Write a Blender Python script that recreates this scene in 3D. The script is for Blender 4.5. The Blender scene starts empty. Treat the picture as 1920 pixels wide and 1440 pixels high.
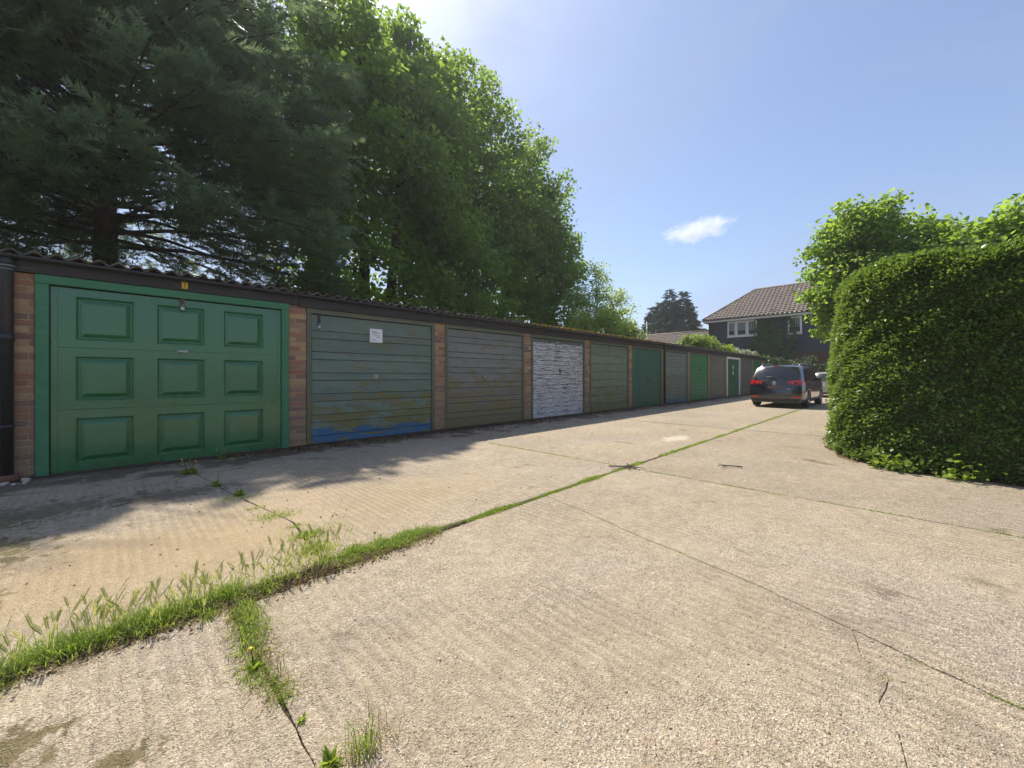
import bpy, math, random
import numpy as np
from mathutils import Vector

random.seed(7)
rng = np.random.default_rng(7)
S = bpy.context.scene
COL = S.collection
R = math.radians

# ------------------------------------------------------------------ camera, sky, sun, exposure
EYE = 1.15
cam = bpy.data.cameras.new('camera')
cam.sensor_width = 36.0
cam.lens = 13.8
cam.shift_y = -0.0073
cam.clip_start = 0.05
cam.clip_end = 4000
camo = bpy.data.objects.new('camera', cam)
camo.location = (0, 0, EYE)
camo.rotation_euler = (R(90), 0, R(44.6 - 90))
COL.objects.link(camo)
S.camera = camo

SUN_AZ, SUN_EL = 72.0, 57.0            # azimuth measured from +X (along the garages) towards +Y
SDIR = Vector((math.cos(R(SUN_EL)) * math.cos(R(SUN_AZ)), math.cos(R(SUN_EL)) * math.sin(R(SUN_AZ)), math.sin(R(SUN_EL))))
SX, SY = SDIR.x / SDIR.z, SDIR.y / SDIR.z
world = bpy.data.worlds.new('World')
S.world = world
world.use_nodes = True
wt = world.node_tree
wt.nodes.clear()
wo = wt.nodes.new('ShaderNodeOutputWorld')
wb = wt.nodes.new('ShaderNodeBackground')
sky = wt.nodes.new('ShaderNodeTexSky')
sky.sky_type = 'NISHITA'
sky.sun_disc = False
sky.sun_elevation = R(SUN_EL)
sky.sun_rotation = R(90 - SUN_AZ)
sky.air_density = 1.0
sky.dust_density = 1.1
sky.ozone_density = 3.0
sky.altitude = 50
wb.inputs['Strength'].default_value = 0.089
# thin high cloud over the whole sky
wtc = wt.nodes.new('ShaderNodeTexCoord')
wmp = wt.nodes.new('ShaderNodeMapping')
wmp.inputs['Scale'].default_value = (1.0, 1.0, 2.2)
wno = wt.nodes.new('ShaderNodeTexNoise')
wno.inputs['Scale'].default_value = 1.6
wno.inputs['Detail'].default_value = 6
wno.inputs['Roughness'].default_value = 0.55
wno.inputs['Distortion'].default_value = 0.6
wra = wt.nodes.new('ShaderNodeMapRange')
wra.inputs['From Min'].default_value = 0.42
wra.inputs['From Max'].default_value = 0.70
wra.inputs['To Min'].default_value = 0.15
wra.inputs['To Max'].default_value = 0.75
wmx = wt.nodes.new('ShaderNodeMix')
wmx.data_type = 'RGBA'
wmx.inputs[7].default_value = (2.45, 2.85, 4.2, 1)
wt.links.new(wtc.outputs['Generated'], wmp.inputs['Vector'])
wt.links.new(wmp.outputs['Vector'], wno.inputs['Vector'])
wt.links.new(wno.outputs['Fac'], wra.inputs['Value'])
wt.links.new(wra.outputs['Result'], wmx.inputs['Factor'])
wt.links.new(sky.outputs['Color'], wmx.inputs[6])
wt.links.new(wmx.outputs[2], wb.inputs['Color'])
wt.links.new(wb.outputs['Background'], wo.inputs['Surface'])

sl = bpy.data.lights.new('sun', 'SUN')
sl.energy = 3.45
sl.angle = R(0.6)
sl.color = (1.0, 0.93, 0.79)
so = bpy.data.objects.new('sun', sl)
so.rotation_euler = (-SDIR).to_track_quat('-Z', 'Y').to_euler()
so.location = (10, 30, 40)
COL.objects.link(so)

S.view_settings.view_transform = 'Standard'
S.view_settings.look = 'None'
S.view_settings.exposure = 1.04
S.view_settings.gamma = 1.0
S.view_settings.use_curve_mapping = False
S.cycles.max_bounces = 8
S.cycles.diffuse_bounces = 4
S.cycles.glossy_bounces = 3
S.cycles.transmission_bounces = 4
S.cycles.volume_bounces = 1
S.cycles.transparent_max_bounces = 6
S.cycles.caustics_reflective = False
S.cycles.caustics_refractive = False

# ------------------------------------------------------------------ object helpers
def tag(o, label=None, cat=None, group=None, kind=None):
    if label: o['label'] = label
    if cat: o['category'] = cat
    if group: o['group'] = group
    if kind: o['kind'] = kind
    return o

def thing(name, label, cat, loc=(0, 0, 0), group=None):
    o = bpy.data.objects.new(name, None)
    o.empty_display_size = 0.2
    o.location = loc
    COL.objects.link(o)
    return tag(o, label, cat, group)

def org(p):
    v = Vector((0, 0, 0))
    while p is not None:
        v = v + p.location
        p = p.parent
    return v

def link(name, me, mat=None, parent=None, loc=None):
    if mat is not None:
        for m in (mat if isinstance(mat, (list, tuple)) else [mat]):
            if not me.materials or m.name not in [q.name for q in me.materials]:
                me.materials.append(m)
    o = bpy.data.objects.new(name, me)
    COL.objects.link(o)
    if parent is not None:
        o.parent = parent
    if loc is not None:
        o.location = loc
    return o

class MB:
    """collects shapes given in place; build() links them as one mesh object"""
    def __init__(s):
        s.v = []; s.f = []; s.mi = []; s.sm = []
    def add(s, vs, fs, smooth=False, mi=0):
        b = len(s.v)
        s.v.extend(vs)
        for f in fs:
            s.f.append(tuple(b + i for i in f)); s.sm.append(smooth); s.mi.append(mi)
        return s
    def box(s, x0, x1, y0, y1, z0, z1, mi=0):
        vs = [(x, y, z) for x in (x0, x1) for y in (y0, y1) for z in (z0, z1)]
        fs = [(0, 1, 3, 2), (4, 6, 7, 5), (0, 4, 5, 1), (2, 3, 7, 6), (0, 2, 6, 4), (1, 5, 7, 3)]
        return s.add(vs, fs, False, mi)
    def cbox(s, x0, x1, y0, y1, z0, z1, c=0.004, mi=0):
        cx, cy, cz = (x0 + x1) / 2, (y0 + y1) / 2, (z0 + z1) / 2
        hx, hy, hz = (x1 - x0) / 2, (y1 - y0) / 2, (z1 - z0) / 2
        c = min(c, hx * .9, hy * .9, hz * .9)
        vs = []; idx = {}
        for a in (-1, 1):
            for b in (-1, 1):
                for d in (-1, 1):
                    for k, p in enumerate(((a * hx, b * (hy - c), d * (hz - c)), (a * (hx - c), b * hy, d * (hz - c)), (a * (hx - c), b * (hy - c), d * hz))):
                        idx[(a, b, d, k)] = len(vs)
                        vs.append((cx + p[0], cy + p[1], cz + p[2]))
        fs = []
        P = (-1, 1)
        for a in P:
            fs.append([idx[(a, -1, -1, 0)], idx[(a, 1, -1, 0)], idx[(a, 1, 1, 0)], idx[(a, -1, 1, 0)]])
            fs.append([idx[(-1, a, -1, 1)], idx[(1, a, -1, 1)], idx[(1, a, 1, 1)], idx[(-1, a, 1, 1)]])
            fs.append([idx[(-1, -1, a, 2)], idx[(1, -1, a, 2)], idx[(1, 1, a, 2)], idx[(-1, 1, a, 2)]])
            for b in P:
                fs.append([idx[(a, b, -1, 0)], idx[(a, b, 1, 0)], idx[(a, b, 1, 1)], idx[(a, b, -1, 1)]])
                fs.append([idx[(a, -1, b, 0)], idx[(a, 1, b, 0)], idx[(a, 1, b, 2)], idx[(a, -1, b, 2)]])
                fs.append([idx[(-1, a, b, 1)], idx[(1, a, b, 1)], idx[(1, a, b, 2)], idx[(-1, a, b, 2)]])
                for d in P:
                    fs.append([idx[(a, b, d, 0)], idx[(a, b, d, 1)], idx[(a, b, d, 2)]])
        C = Vector((cx, cy, cz)); out = []
        for f in fs:
            p = [Vector(vs[i]) for i in f]
            n = (p[1] - p[0]).cross(p[2] - p[0])
            m = sum(p, Vector()) / len(p)
            out.append(f if n.dot(m - C) > 0 else f[::-1])
        return s.add(vs, out, False, mi)
    def tube(s, pts, rad, n=8, cap=True, smooth=True, mi=0):
        pts = [Vector(p) for p in pts]
        if not isinstance(rad, (list, tuple)): rad = [rad] * len(pts)
        vs = []; fs = []
        pu = None
        for i, p in enumerate(pts):
            t = (pts[min(i + 1, len(pts) - 1)] - pts[max(i - 1, 0)])
            if t.length < 1e-9: t = Vector((0, 0, 1))
            t.normalize()
            u = pu - t * pu.dot(t) if pu is not None else t.orthogonal()
            if u.length < 1e-6: u = t.orthogonal()
            u.normalize(); pu = u
            w = t.cross(u)
            for k in range(n):
                a = 2 * math.pi * k / n
                q = p + (u * math.cos(a) + w * math.sin(a)) * rad[i]
                vs.append(tuple(q))
        for i in range(len(pts) - 1):
            for k in range(n):
                a = i * n + k; b = i * n + (k + 1) % n
                fs.append((a, b, b + n, a + n))
        if cap:
            fs.append(tuple(range(n))[::-1]); fs.append(tuple((len(pts) - 1) * n + k for k in range(n)))
        return s.add(vs, fs, smooth, mi)
    def ball(s, c, r, seg=8, rings=5, jit=0.0, mi=0, smooth=True):
        rx, ry, rz = r if isinstance(r, (list, tuple)) else (r, r, r)
        vs = [(c[0], c[1], c[2] + rz)]
        for i in range(1, rings):
            a = math.pi * i / rings
            for k in range(seg):
                b = 2 * math.pi * k / seg
                j = 1 + random.uniform(-jit, jit)
                vs.append((c[0] + rx * j * math.sin(a) * math.cos(b), c[1] + ry * j * math.sin(a) * math.sin(b), c[2] + rz * j * math.cos(a)))
        vs.append((c[0], c[1], c[2] - rz))
        fs = []
        for k in range(seg):
            fs.append((0, 1 + k, 1 + (k + 1) % seg))
            L = 1 + (rings - 2) * seg
            fs.append((len(vs) - 1, L + (k + 1) % seg, L + k))
        for i in range(rings - 2):
            for k in range(seg):
                a = 1 + i * seg + k; b = 1 + i * seg + (k + 1) % seg
                fs.append((a, a + seg, b + seg, b))
        return s.add(vs, fs, smooth, mi)
    def build(s, name, mat, parent=None, local=False):
        o = org(parent) if (parent is not None and not local) else Vector((0, 0, 0))
        me = bpy.data.meshes.new(name)
        me.from_pydata([(x - o.x, y - o.y, z - o.z) for x, y, z in s.v], [], s.f)
        me.polygons.foreach_set('use_smooth', s.sm)
        me.polygons.foreach_set('material_index', s.mi)
        me.update()
        return link(name, me, mat, parent)

def npmesh(name, V, quads=None, tris=None, tint=None, mat=None, parent=None, smooth=False):
    o = org(parent) if parent is not None else Vector((0, 0, 0))
    V = np.asarray(V, dtype=np.float32) - np.array([o.x, o.y, o.z], dtype=np.float32)
    me = bpy.data.meshes.new(name)
    nq = 0 if quads is None else len(quads)
    nt_ = 0 if tris is None else len(tris)
    idx = []
    if nq: idx.append(np.asarray(quads, dtype=np.int32).ravel())
    if nt_: idx.append(np.asarray(tris, dtype=np.int32).ravel())
    idx = np.concatenate(idx)
    starts = np.concatenate([np.arange(nq) * 4, nq * 4 + np.arange(nt_) * 3]).astype(np.int32)
    me.vertices.add(len(V)); me.vertices.foreach_set('co', V.ravel())
    me.loops.add(len(idx)); me.loops.foreach_set('vertex_index', idx)
    me.polygons.add(nq + nt_); me.polygons.foreach_set('loop_start', starts)
    if smooth: me.polygons.foreach_set('use_smooth', np.ones(nq + nt_, dtype=bool))
    if tint is not None:
        at = me.attributes.new('tint', 'FLOAT', 'POINT')
        at.data.foreach_set('value', np.asarray(tint, dtype=np.float32))
    me.update(calc_edges=True)
    me.validate()
    return link(name, me, mat, parent)

def norm(a):
    return a / np.maximum(np.linalg.norm(a, axis=-1, keepdims=True), 1e-9)

def scatter(T, Q, TR, P, F, Nn, sc, tint=None):
    """copies of a template (x side, y forward, z normal) at points P"""
    F = norm(F); side = norm(np.cross(F, Nn)); Nn = np.cross(side, F)
    sc = np.asarray(sc)
    if sc.ndim == 1: sc = np.stack([sc, sc, sc], 1)
    L = T[None, :, :] * sc[:, None, :]
    V = P[:, None, :] + L[..., 0:1] * side[:, None, :] + L[..., 1:2] * F[:, None, :] + L[..., 2:3] * Nn[:, None, :]
    k = len(T); n = len(P)
    off = (np.arange(n) * k)[:, None, None]
    q = (np.asarray(Q)[None] + off).reshape(-1, 4) if Q is not None and len(Q) else None
    t = (np.asarray(TR)[None] + off).reshape(-1, 3) if TR is not None and len(TR) else None
    ti = np.repeat(tint, k) if tint is not None else None
    return V.reshape(-1, 3), q, t, ti

def merge(parts):
    Vs = []; Qs = []; Ts = []; Is = []; b = 0
    for V, q, t, i in parts:
        Vs.append(V)
        if q is not None: Qs.append(q + b)
        if t is not None: Ts.append(t + b)
        if i is not None: Is.append(i)
        b += len(V)
    return np.concatenate(Vs), (np.concatenate(Qs) if Qs else None), (np.concatenate(Ts) if Ts else None), (np.concatenate(Is) if Is else None)

# ------------------------------------------------------------------ material helpers
class NT:
    def __init__(s, name):
        s.m = bpy.data.materials.new(name)
        s.m.use_nodes = True
        s.t = s.m.node_tree
        s.t.nodes.clear()
        s.out = s.t.nodes.new('ShaderNodeOutputMaterial')
        s._pos = None
    def n(s, typ, **k):
        x = s.t.nodes.new('ShaderNode' + typ)
        for a, b in k.items(): setattr(x, a, b)
        return x
    def l(s, a, b):
        if hasattr(a, 'is_output'): s.t.links.new(a, b)
        elif isinstance(a, (tuple, list)) and len(a) == 3 and b.type == 'RGBA': b.default_value = (*a, 1)
        else: b.default_value = a
    def pos(s):
        if s._pos is None: s._pos = s.n('NewGeometry').outputs['Position']
        return s._pos
    def obj(s): return s.n('TexCoord').outputs['Object']
    def scl(s, v, sc, off=(0, 0, 0)):
        m = s.n('Mapping'); s.l(v, m.inputs['Vector']); m.inputs['Scale'].default_value = sc; m.inputs['Location'].default_value = off
        return m.outputs['Vector']
    def noise(s, v, scale=5, detail=4, rough=.55, dist=0.0, col=False):
        x = s.n('TexNoise'); s.l(v, x.inputs['Vector']); x.inputs['Scale'].default_value = scale
        x.inputs['Detail'].default_value = detail; x.inputs['Roughness'].default_value = rough; x.inputs['Distortion'].default_value = dist
        return x.outputs['Color' if col else 'Fac']
    def vor(s, v, scale, feature='F1', rnd=1.0):
        x = s.n('TexVoronoi', feature=feature); s.l(v, x.inputs['Vector']); x.inputs['Scale'].default_value = scale
        x.inputs['Randomness'].default_value = rnd
        return x
    def ramp(s, f, stops, interp='LINEAR'):
        x = s.n('ValToRGB'); s.l(f, x.inputs['Fac']); e = x.color_ramp.elements; x.color_ramp.interpolation = interp
        while len(e) < len(stops): e.new(0.5)
        for i, (p, c) in enumerate(stops):
            e[i].position = p
            e[i].color = (*c, 1) if isinstance(c, (tuple, list)) else (c, c, c, 1)
        return x.outputs['Color']
    def step(s, f, a, b, lo=0.0, hi=1.0):
        x = s.n('MapRange'); x.interpolation_type = 'SMOOTHSTEP'
        s.l(f, x.inputs['Value']); x.inputs['From Min'].default_value = a; x.inputs['From Max'].default_value = b
        x.inputs['To Min'].default_value = lo; x.inputs['To Max'].default_value = hi
        return x.outputs['Result']
    def mix(s, f, a, b, mode='MIX'):
        x = s.n('Mix', data_type='RGBA', blend_type=mode); s.l(f, x.inputs[0]); s.l(a, x.inputs[6]); s.l(b, x.inputs[7])
        return x.outputs[2]
    def math(s, op, a, b=0.0, c=None):
        x = s.n('Math', operation=op); s.l(a, x.inputs[0]); s.l(b, x.inputs[1])
        if c is not None: s.l(c, x.inputs[2])
        return x.outputs[0]
    def xyz(s, v=None):
        x = s.n('SeparateXYZ'); s.l(s.pos() if v is None else v, x.inputs[0]); return x.outputs
    def rand(s): return s.n('ObjectInfo').outputs['Random']
    def attr(s, name='tint'): return s.n('Attribute', attribute_name=name).outputs['Fac']
    def bump(s, h, strength=.3, dist=.01, prev=None):
        x = s.n('Bump'); s.l(h, x.inputs['Height']); x.inputs['Strength'].default_value = strength; x.inputs['Distance'].default_value = dist
        if prev is not None: s.l(prev, x.inputs['Normal'])
        return x.outputs['Normal']
    def bright(s, col, f, amt):
        """value jitter: col * (1 + amt*(f-.5)*2)"""
        k = s.math('MULTIPLY_ADD', f, 2 * amt, 1 - amt)
        x = s.n('VectorMath', operation='SCALE'); s.l(col, x.inputs[0]); s.l(k, x.inputs['Scale'])
        return x.outputs[0]
    def bsdf(s, col, rough=.6, normal=None, metal=0.0, spec=.5, coat=0.0, coat_r=.1, **k):
        p = s.n('BsdfPrincipled')
        s.l(col, p.inputs['Base Color']); s.l(rough, p.inputs['Roughness']); s.l(metal, p.inputs['Metallic'])
        p.inputs['Specular IOR Level'].default_value = spec
        p.inputs['Coat Weight'].default_value = coat; p.inputs['Coat Roughness'].default_value = coat_r
        if normal is not None: s.l(normal, p.inputs['Normal'])
        s.l(p.outputs[0], s.out.inputs['Surface'])
        s.p = p
        return s.m

def plain(name, col, rough=.5, metal=0.0, var=.12, scale=14.0, spec=.5, coat=0.0, bump=.05):
    t = NT(name)
    n = t.noise(t.pos(), scale, 5, .6)
    c = t.bright(col if hasattr(col, 'is_output') else t.ramp(n, [(0, col), (1, col)]), n, var)
    return t.bsdf(c, t.math('MULTIPLY_ADD', n, .2, max(rough - .1, .02)), t.bump(t.noise(t.pos(), scale * 6, 3), bump, .004) if bump else None, metal, spec, coat)

def leafmat(name, dark, light, trans, amt=.42, rough=.45, spec=.35):
    t = NT(name)
    f = t.attr()
    c = t.ramp(f, [(0, dark), (1, light)])
    p = t.n('BsdfPrincipled'); t.l(c, p.inputs['Base Color']); p.inputs['Roughness'].default_value = rough; p.inputs['Specular IOR Level'].default_value = spec
    tr = t.n('BsdfTranslucent'); tc = t.mix(f, tuple(x * .7 for x in trans), trans); t.l(tc, tr.inputs['Color'])
    mx = t.n('MixShader'); mx.inputs[0].default_value = amt
    t.l(p.outputs[0], mx.inputs[1]); t.l(tr.outputs[0], mx.inputs[2]); t.l(mx.outputs[0], t.out.inputs['Surface'])
    return t.m

# ---- concrete: exposed aggregate, tamped ridges, stains
def concrete_mat():
    t = NT('aged_concrete'); P = t.pos(); o = t.xyz()
    big = t.noise(P, .55, 5, .6, .4)
    mid = t.noise(P, 3.2, 6, .65)
    fine = t.noise(P, 38, 5, .7)
    def spot(x, y, rx, ry, rag=.9, sc=4.0):
        dx = t.math('MULTIPLY', t.math('SUBTRACT', o[0], x), 1 / rx); dy = t.math('MULTIPLY', t.math('SUBTRACT', o[1], y), 1 / ry)
        d = t.math('SQRT', t.math('ADD', t.math('MULTIPLY', dx, dx), t.math('MULTIPLY', dy, dy)))
        return t.step(t.math('ADD', d, t.math('MULTIPLY', t.math('SUBTRACT', t.noise(P, sc, 7, .7, .6), .5), rag * 2.2)), 1.05, .45)
    base = t.ramp(mid, [(.25, (.285, .225, .150)), (.5, (.37, .299, .206)), (.78, (.46, .378, .268))])
    base = t.mix(t.step(big, .42, .7), base, t.ramp(fine, [(0, (.27, .232, .185)), (1, (.40, .345, .275))]))
    base = t.bright(base, t.rand(), .10)
    # worn areas where the aggregate shows, smoother skin elsewhere
    worn = t.step(t.noise(P, 1.1, 5, .65, .8), .36, .60)
    v1 = t.vor(P, 74.0)
    sc = t.n('SeparateColor'); t.l(v1.outputs['Color'], sc.inputs[0])
    scol = t.ramp(sc.outputs[0], [(0, (.12, .09, .066)), (.2, (.33, .245, .165)), (.42, (.50, .395, .29)), (.60, (.37, .235, .14)), (.76, (.62, .55, .46)), (.92, (.21, .185, .17)), (1, (.78, .72, .64))])
    sm = t.math('MULTIPLY', t.step(v1.outputs['Distance'], .34, .52, 1, 0), t.step(sc.outputs[1], .42, .52))
    sm = t.math('MULTIPLY', sm, t.math('MULTIPLY_ADD', worn, .6, .28))
    base = t.mix(sm, base, scol)
    v2 = t.vor(P, 190.0)
    s2 = t.n('SeparateColor'); t.l(v2.outputs['Color'], s2.inputs[0])
    g2 = t.ramp(s2.outputs[0], [(0, (.085, .066, .05)), (.3, (.28, .222, .16)), (.7, (.47, .385, .29)), (1, (.76, .69, .59))])
    base = t.mix(t.math('MULTIPLY_ADD', worn, .24, .26), base, g2)
    pit = t.step(t.noise(P, 70, 4, .65), .60, .70)
    base = t.mix(t.math('MULTIPLY', pit, .42), base, (.105, .078, .055))
    mot = t.noise(P, 11, 6, .75)
    base = t.bright(base, t.step(mot, .25, .75), .17)
    # drip stains, tyre polish, old spills
    spill = t.step(t.noise(P, .75, 6, .62, 1.2), .62, .72)
    base = t.mix(t.math('MULTIPLY', spill, .38), base, t.ramp(fine, [(0, (.12, .098, .08)), (1, (.25, .21, .17))]))
    drip = t.step(t.noise(P, 5.2, 3, .5), .735, .77)
    base = t.mix(t.math('MULTIPLY', drip, .45), base, (.13, .105, .088))
    pale = t.step(t.noise(P, .9, 4, .6, 1.0), .63, .76)
    base = t.mix(t.math('MULTIPLY', pale, .35), base, (.54, .46, .36))
    base = t.mix(t.math('MULTIPLY', spot(7.35, 2.95, .62, .20), .75), base, (.62, .54, .44))
    base = t.mix(t.math('MULTIPLY', spot(1.2, 3.5, 2.4, .95, .5, 1.5), .28), base, (.44, .315, .165))
    base = t.mix(t.math('MULTIPLY', spot(-.2, 3.3, 1.4, .8, .5, 1.5), .35), base, (.42, .30, .155))
    # dark earth and moss, thicker towards the garages and in the shaded corner
    near = t.step(o[1], 5.2, 6.9)
    earth = t.ramp(fine, [(0, (.045, .030, .020)), (1, (.14, .098, .064))])
    dirt = t.step(t.math('ADD', t.noise(P, 1.9, 7, .68, .6), t.math('MULTIPLY', near, .24)), .60, .74)
    base = t.mix(t.math('MULTIPLY', dirt, .74), base, earth)
    for a in ((.42, 5.05, .62, .30), (-.45, 5.2, .7, .35), (1.7, 6.5, .9, .22), (4.5, 2.47, .30, .09)):
        base = t.mix(t.math('MULTIPLY', spot(*a, 1.7, 8.0), .62), base, earth)
    mossc = t.ramp(fine, [(0, (.045, .036, .012)), (1, (.17, .135, .035))])
    for a in ((-.62, 4.15, .35, .42), (-.24, 1.93, .17, .15), (.02, 1.66, .11, .06), (-.9, 4.9, .5, .4), (-.55, 3.2, .18, .25)):
        base = t.mix(t.math('MULTIPLY', spot(*a, 1.9, 13.0), .8), base, mossc)
    # dark rim of dirt each side of the long joint
    jd = t.math('ABSOLUTE', t.math('SUBTRACT', o[1], 2.45))
    rim = t.math('MULTIPLY', t.step(t.math('ADD', jd, t.math('MULTIPLY', t.noise(P, 9, 6, .7), .10)), .13, .05), t.step(o[0], 4.0, .5, .2, .7))
    base = t.mix(rim, base, earth)
    # tamped ridges across the slabs
    w = t.n('TexWave', wave_type='BANDS', bands_direction='X', wave_profile='SIN')
    t.l(t.scl(P, (1, .10, 1)), w.inputs['Vector']); w.inputs['Scale'].default_value = 5.2
    w.inputs['Distortion'].default_value = 3.2; w.inputs['Detail'].default_value = 4; w.inputs['Detail Scale'].default_value = 3.0
    ridge = t.math('MULTIPLY', w.outputs['Fac'], t.step(t.noise(P, .7, 3), .36, .60))
    base = t.mix(t.math('MULTIPLY', ridge, .22), base, (.13, .10, .075))
    nb = t.bump(ridge, .45, .016)
    nb = t.bump(mot, .5, .014, nb)
    nb = t.bump(t.math('ADD', t.math('MULTIPLY', sm, .8), t.math('SUBTRACT', t.math('ADD', v2.outputs['Distance'], fine), pit)), .8, .006, nb)
    return t.bsdf(base, t.step(fine, .2, .8, .75, .95), nb, spec=.25)

def soil_mat(name='soil', a=(.032, .022, .014), b=(.10, .075, .05)):
    t = NT(name); P = t.pos()
    f = t.noise(P, 26, 6, .7)
    return t.bsdf(t.ramp(f, [(.2, a), (.75, b)]), .95, t.bump(f, .8, .03), spec=.2)

def ground_mat():
    t = NT('rough_ground'); P = t.pos()
    f = t.noise(P, 1.4, 7, .7); g = t.noise(P, 22, 5, .7)
    c = t.mix(t.step(f, .4, .6), t.ramp(g, [(.2, (.03, .045, .014)), (.8, (.075, .10, .03))]), t.ramp(g, [(.2, (.06, .045, .03)), (.8, (.15, .115, .08))]))
    return t.bsdf(c, .95, t.bump(g, .8, .05), spec=.2)

def brick_mat():
    t = NT('clay_brick'); P = t.pos(); z = t.xyz()[2]
    c = t.ramp(t.rand(), [(0, (.32, .145, .09)), (.18, (.38, .225, .13)), (.36, (.44, .30, .165)), (.52, (.34, .165, .11)), (.68, (.225, .135, .11)), (.84, (.40, .25, .145)), (1, (.17, .12, .11))])
    n = t.noise(P, 30, 6, .7)
    c = t.bright(c, n, .28)
    low = t.step(t.math('ADD', z, t.math('MULTIPLY', t.noise(P, 3, 4), 1.2)), 1.9, .5)
    c = t.mix(t.math('MULTIPLY', low, .55), c, t.ramp(n, [(.2, (.16, .115, .09)), (.8, (.32, .235, .18))]))
    eff = t.step(t.noise(P, 7, 5, .7), .66, .78)
    c = t.mix(t.math('MULTIPLY', eff, .35), c, (.42, .37, .32))
    return t.bsdf(c, .9, t.bump(n, .6, .006), spec=.25)

def mortar_mat():
    t = NT('mortar'); n = t.noise(t.pos(), 24, 5, .7)
    return t.bsdf(t.ramp(n, [(.2, (.30, .22, .13)), (.8, (.52, .41, .26))]), .95, t.bump(n, .7, .006), spec=.2)

def boards_mat(name, c1, c2, ochre=.5, ochre_c=(.25, .195, .045), blue=0.0, blue_z=.32, white=0.0, grey=0.0, gloss=.62, seed=0.0):
    """weathered paint on boards: faded coats, lichen, older blue and white coats showing"""
    t = NT(name); P = t.scl(t.pos(), (1, 1, 1), (seed * 7.3, 0, seed * 3.1)); z = t.xyz()[2]
    st = t.scl(P, (1.0, 1.0, 5.5)); gr = t.scl(P, (2.2, 2.2, 34))
    a = t.noise(st, 1.7, 6, .62, .3); g = t.noise(gr, 4, 5, .65); f = t.noise(P, 42, 4, .6)
    c = t.ramp(a, [(.3, c1), (.7, c2)])
    c = t.bright(c, t.rand(), .13)
    c = t.bright(c, g, .22)
    if grey:
        m = t.step(t.noise(st, 2.9, 7, .7, .5), .62 - grey * .2, .72 - grey * .2)
        c = t.mix(t.math('MULTIPLY', m, .6), c, t.ramp(g, [(.2, (.085, .085, .09)), (.8, (.19, .19, .195))]))
    if ochre:
        lo = t.step(z, 1.5, .25)
        k = t.math('ADD', t.noise(t.scl(P, (1.1, 1, 3.2), (3, 1, 9)), 2.3, 7, .68, .4), t.math('MULTIPLY', lo, .15 * ochre))
        m = t.step(k, .66 - .12 * ochre, .74 - .08 * ochre)
        c = t.mix(t.math('MULTIPLY', m, .75), c, t.ramp(f, [(.25, tuple(x * .55 for x in ochre_c)), (.8, ochre_c)]))
    if blue:
        k = t.math('ADD', t.noise(t.scl(P, (1.3, 1, 9), (9, 2, 4)), 2.0, 5, .6), t.step(z, blue_z + .14, blue_z - .2, -.34, .125))
        m = t.step(k, .55, .58)
        c = t.mix(t.math('MULTIPLY', m, .9 * blue), c, t.ramp(g, [(.2, (.018, .085, .19)), (.8, (.045, .19, .36))]))
    flake = t.step(t.noise(t.scl(P, (2, 1, 11), (5, 5, 5)), 4.5, 6, .7), .735, .765)
    c = t.mix(t.math('MULTIPLY', flake, .7), c, (.46, .45, .44))
    h = g
    if white:
        hz = t.step(z, 2.25, 2.02, -.16, 0.0)
        k = t.math('ADD', t.math('ADD', t.math('ADD', t.math('MULTIPLY', t.noise(t.scl(P, (.9, 1, 15), (2, 8, 1)), 3.0, 8, .72, .25), .62), t.math('MULTIPLY', t.noise(t.scl(P, (4, 1, 26), (7, 3, 2)), 3.0, 6, .75), .38)), hz), t.step(z, .9, .2, 0, .015))
        m = t.step(k, .470, .490)
        c = t.mix(t.math('MULTIPLY', m, white), c, t.ramp(g, [(.2, (.56, .53, .54)), (.8, (.80, .77, .77))]))
        h = t.math('ADD', g, t.math('MULTIPLY', m, 1.6))
    return t.bsdf(c, gloss, t.bump(h, .5, .006), spec=.35)

def roof_mat(name, moss_c, moss_amt):
    t = NT(name); P = t.pos(); f = t.noise(P, 34, 5, .7); a = t.noise(P, 3.5, 6, .68)
    c = t.ramp(a, [(.3, (.10, .085, .08)), (.7, (.24, .21, .195))])
    m = t.step(t.math('ADD', t.noise(P, 6.5, 6, .7), 0.0), .62 - .25 * moss_amt, .70 - .2 * moss_amt)
    c = t.mix(m, c, t.ramp(f, [(.25, tuple(x * .45 for x in moss_c)), (.8, moss_c)]))
    return t.bsdf(c, .95, t.bump(f, .9, .02), spec=.15)

def bark_mat(name, a, b):
    t = NT(name); f = t.noise(t.scl(t.pos(), (1, 1, .25)), 14, 6, .7)
    return t.bsdf(t.ramp(f, [(.25, a), (.8, b)]), .9, t.bump(f, .9, .04), spec=.2)

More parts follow.
